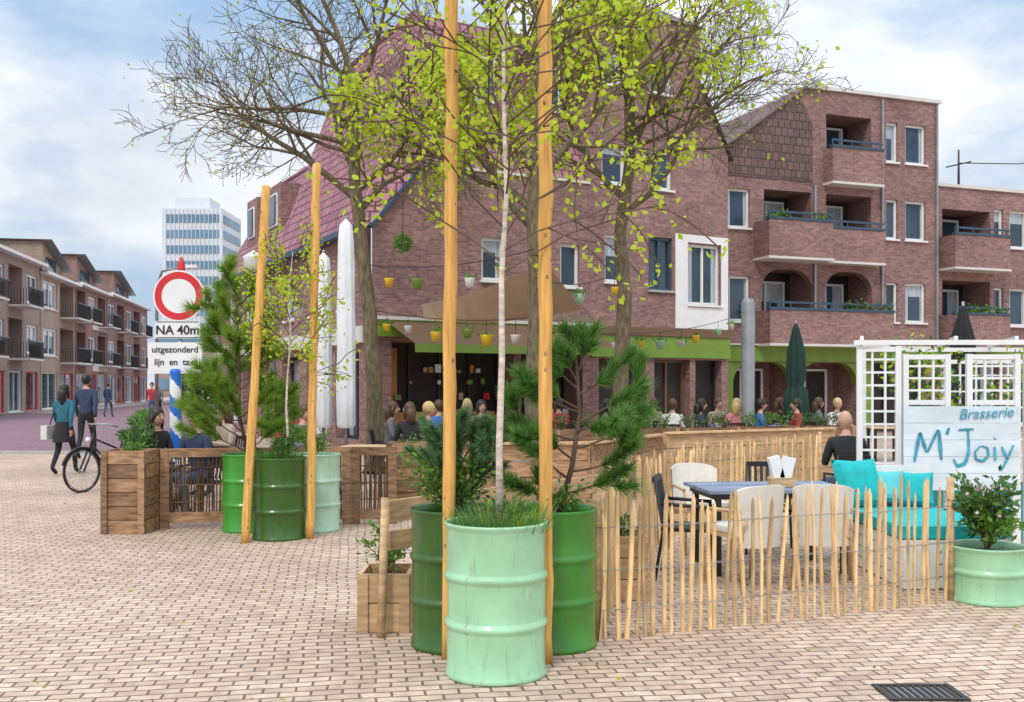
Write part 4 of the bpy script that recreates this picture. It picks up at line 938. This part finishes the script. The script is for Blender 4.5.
    for s,n in((-1,'l'),(1,'r')):
        w=V(J['wr'+n])*k; p=V(J['pa'+n])*k; d=(p-w).normalized(); side_=V((0,1,0)) if not sit else V((1,0,0)); side_=(side_-d*side_.dot(d)).normalized(); cur=d.cross(side_)*(1 if s>0 else -1)
        for q,L in enumerate((.062,.072,.068,.052)):
            b0=p+side_*(q-1.5)*.017*k-d*.01; G.tube([b0,b0+d*L*.5*k,b0+d*L*.85*k-cur*.012,b0+d*L*k-cur*.025],[.0085*k,.008*k,.007*k,.005*k],6,m_skin)
        b0=w+d*.03*k-side_*.022*k; G.tube([b0,b0-side_*.025*k+d*.02,b0-side_*.03*k+d*.045],[.01*k,.009*k,.006*k],6,m_skin)
    if skirt: O['skirt'].lathe((0,0,.62),[(.20,0),(.19,.12),(.155,.3),(.14,.38)],20,cl[bot],lambda t,z:1+.03*math.sin(6*t))
    if bag:
        O['bag'].box(.30,.02,.80,.12,.30,.26,cl['white']); O['bag'].beam((.29,0,.93),(.12,0,1.42),.02,.01,cl['black'])
    for kk,b2 in O.p.items(): link(kk,b2.mesh(kk),e)
    return e
person(px(64,18.6),18.6,math.radians(172),'walk','teal','black','dark',True,1.64,skirt=True,bag=True,legskin=cl['black'])
person(px(86,22.5),22.5,math.radians(185),'walk','navy','black','dark',False,1.86)
person(px(108,52),52,math.radians(175),'walk','navy','jeans','brown',False,1.75)
person(px(152,46),46,math.radians(10),'walk','red','jeans','dark',False,1.75); person(px(158,46.4),46.4,math.radians(5),'walk','grey','black','blond',True,1.68)
def seated(x,y,yaw,top,bot,hair,long=False,bald=False,ch=True):
    person(x,y,yaw,'sit',top,bot,hair,long,1.72,bald=bald)
    if ch:
        dx,dy=math.sin(yaw)*-.02,math.cos(yaw)*.02
        chair(x+dx,y+dy,yaw,m_blk)
seated(px(152,13.2),13.2,math.radians(60),'black','black','dark',True)
seated(px(200,12.75),12.75,math.radians(-25),'navy','jeans','dark')
seated(px(228,15.4),15.4,math.radians(-40),'beige','jeans','brown',True)
seated(px(300,15.2),15.2,math.radians(60),'grey','jeans','brown')
seated(px(290,17.2),17.2,math.radians(20),'red','jeans','blond',True)
seated(px(848,11.6),11.6,math.radians(180),'black','jeans','dark',bald=True)
cols=['black','red','grey','white','navy','beige','pink','blue']
for i,(p_,Y) in enumerate(((411,16.6),(424,17.1),(602,20.5),(672,20.6),(697,21),(716,22.6),(736,21.3),(757,21.0),(776,22.5),(800,21.3),(815,23),(835,22),(640,20.4),(655,22.5),(480,19.5),(440,19),(466,21),(560,21),(388,17.8))):
    seated(px(p_,Y),Y,R.choice([90,-90,160,-160,200,20])*math.pi/180,cols[i%8],'jeans',['brown','blond','dark','brown','dark'][i%5],i%2==0)
seated(px(1022,11.2),11.2+1.0,math.radians(170),'navy','jeans','brown')
O=OB('distant_hedge')
for i in range(2500):
    O['leaves'].leaf((R.uniform(-30,-22),R.uniform(88,92),R.uniform(0,1)**.7*3.2),.5,lf_d if R.random()<.6 else lf_g)
O.done()
# ------------------------------------------------------------------ world & light
w=bpy.data.worlds.new('World'); scene.world=w; w.use_nodes=True; N=w.node_tree.nodes; L=w.node_tree.links; N.clear()
out=N.new('ShaderNodeOutputWorld'); bg=N.new('ShaderNodeBackground'); bg.inputs[1].default_value=.1; L.new(bg.outputs[0],out.inputs[0])
sky=N.new('ShaderNodeTexSky'); sky.sky_type='NISHITA'; sky.sun_disc=False; sky.sun_elevation=math.radians(48); sky.sun_rotation=math.radians(200)
tc=N.new('ShaderNodeTexCoord'); mp=N.new('ShaderNodeMapping'); mp.inputs['Scale'].default_value=(1,1,2.2); mp.inputs['Location'].default_value=(.35,.2,.1); L.new(tc.outputs['Generated'],mp.inputs[0])
no=N.new('ShaderNodeTexNoise'); no.inputs['Scale'].default_value=2.6; no.inputs['Detail'].default_value=8; no.inputs['Roughness'].default_value=.55; L.new(mp.outputs[0],no.inputs[0])
cr=N.new('ShaderNodeValToRGB'); cr.color_ramp.elements[0].position=.38; cr.color_ramp.elements[1].position=.53; L.new(no.outputs[0],cr.inputs[0])
no2=N.new('ShaderNodeTexNoise'); no2.inputs['Scale'].default_value=5; no2.inputs['Detail'].default_value=6; L.new(mp.outputs[0],no2.inputs[0])
c2=N.new('ShaderNodeValToRGB'); c2.color_ramp.elements[0].position=.35; c2.color_ramp.elements[0].color=(6.6,7.3,8.3,1); c2.color_ramp.elements[1].position=.62; c2.color_ramp.elements[1].color=(9.5,9.7,10,1); L.new(no2.outputs[0],c2.inputs[0])
sm=N.new('ShaderNodeMix'); sm.data_type='RGBA'; sm.inputs[0].default_value=.7; sm.inputs[7].default_value=(4.2,6.1,8.6,1); L.new(sky.outputs[0],sm.inputs[6])
mx=N.new('ShaderNodeMix'); mx.data_type='RGBA'; L.new(cr.outputs[0],mx.inputs[0]); L.new(sm.outputs[2],mx.inputs[6]); L.new(c2.outputs[0],mx.inputs[7])
# overcast luminance gradient: the zenith of a cloudy sky is brighter than its horizon
sx_=N.new('ShaderNodeSeparateXYZ'); L.new(tc.outputs['Generated'],sx_.inputs[0])
pw=N.new('ShaderNodeMath'); pw.operation='POWER'; pw.inputs[1].default_value=2; L.new(sx_.outputs[2],pw.inputs[0])
ma=N.new('ShaderNodeMath'); ma.operation='MULTIPLY_ADD'; ma.inputs[1].default_value=1.7; ma.inputs[2].default_value=1.0; L.new(pw.outputs[0],ma.inputs[0])
vs=N.new('ShaderNodeVectorMath'); vs.operation='SCALE'; L.new(mx.outputs[2],vs.inputs[0]); L.new(ma.outputs[0],vs.inputs['Scale']); L.new(vs.outputs[0],bg.inputs[0])
sl=bpy.data.lights.new('sun','SUN'); sl.energy=1.5; sl.angle=math.radians(10); sl.color=(1,.94,.86); so_=bpy.data.objects.new('sun',sl); scene.collection.objects.link(so_)
so_.rotation_euler=(math.radians(42),0,math.radians(-20))
cam=bpy.data.cameras.new('camera'); co_=bpy.data.objects.new('camera',cam); scene.collection.objects.link(co_)
co_.location=(0,0,1.68); co_.rotation_euler=(math.pi/2,0,0); cam.sensor_width=36; cam.lens=36*1000/1024; cam.shift_y=34/1024; cam.clip_end=2000; cam.clip_start=.05
scene.camera=co_
scene.view_settings.view_transform='Standard'; scene.view_settings.look='None'; scene.view_settings.exposure=0
print('faces',sum(len(m.polygons) for m in bpy.data.meshes))
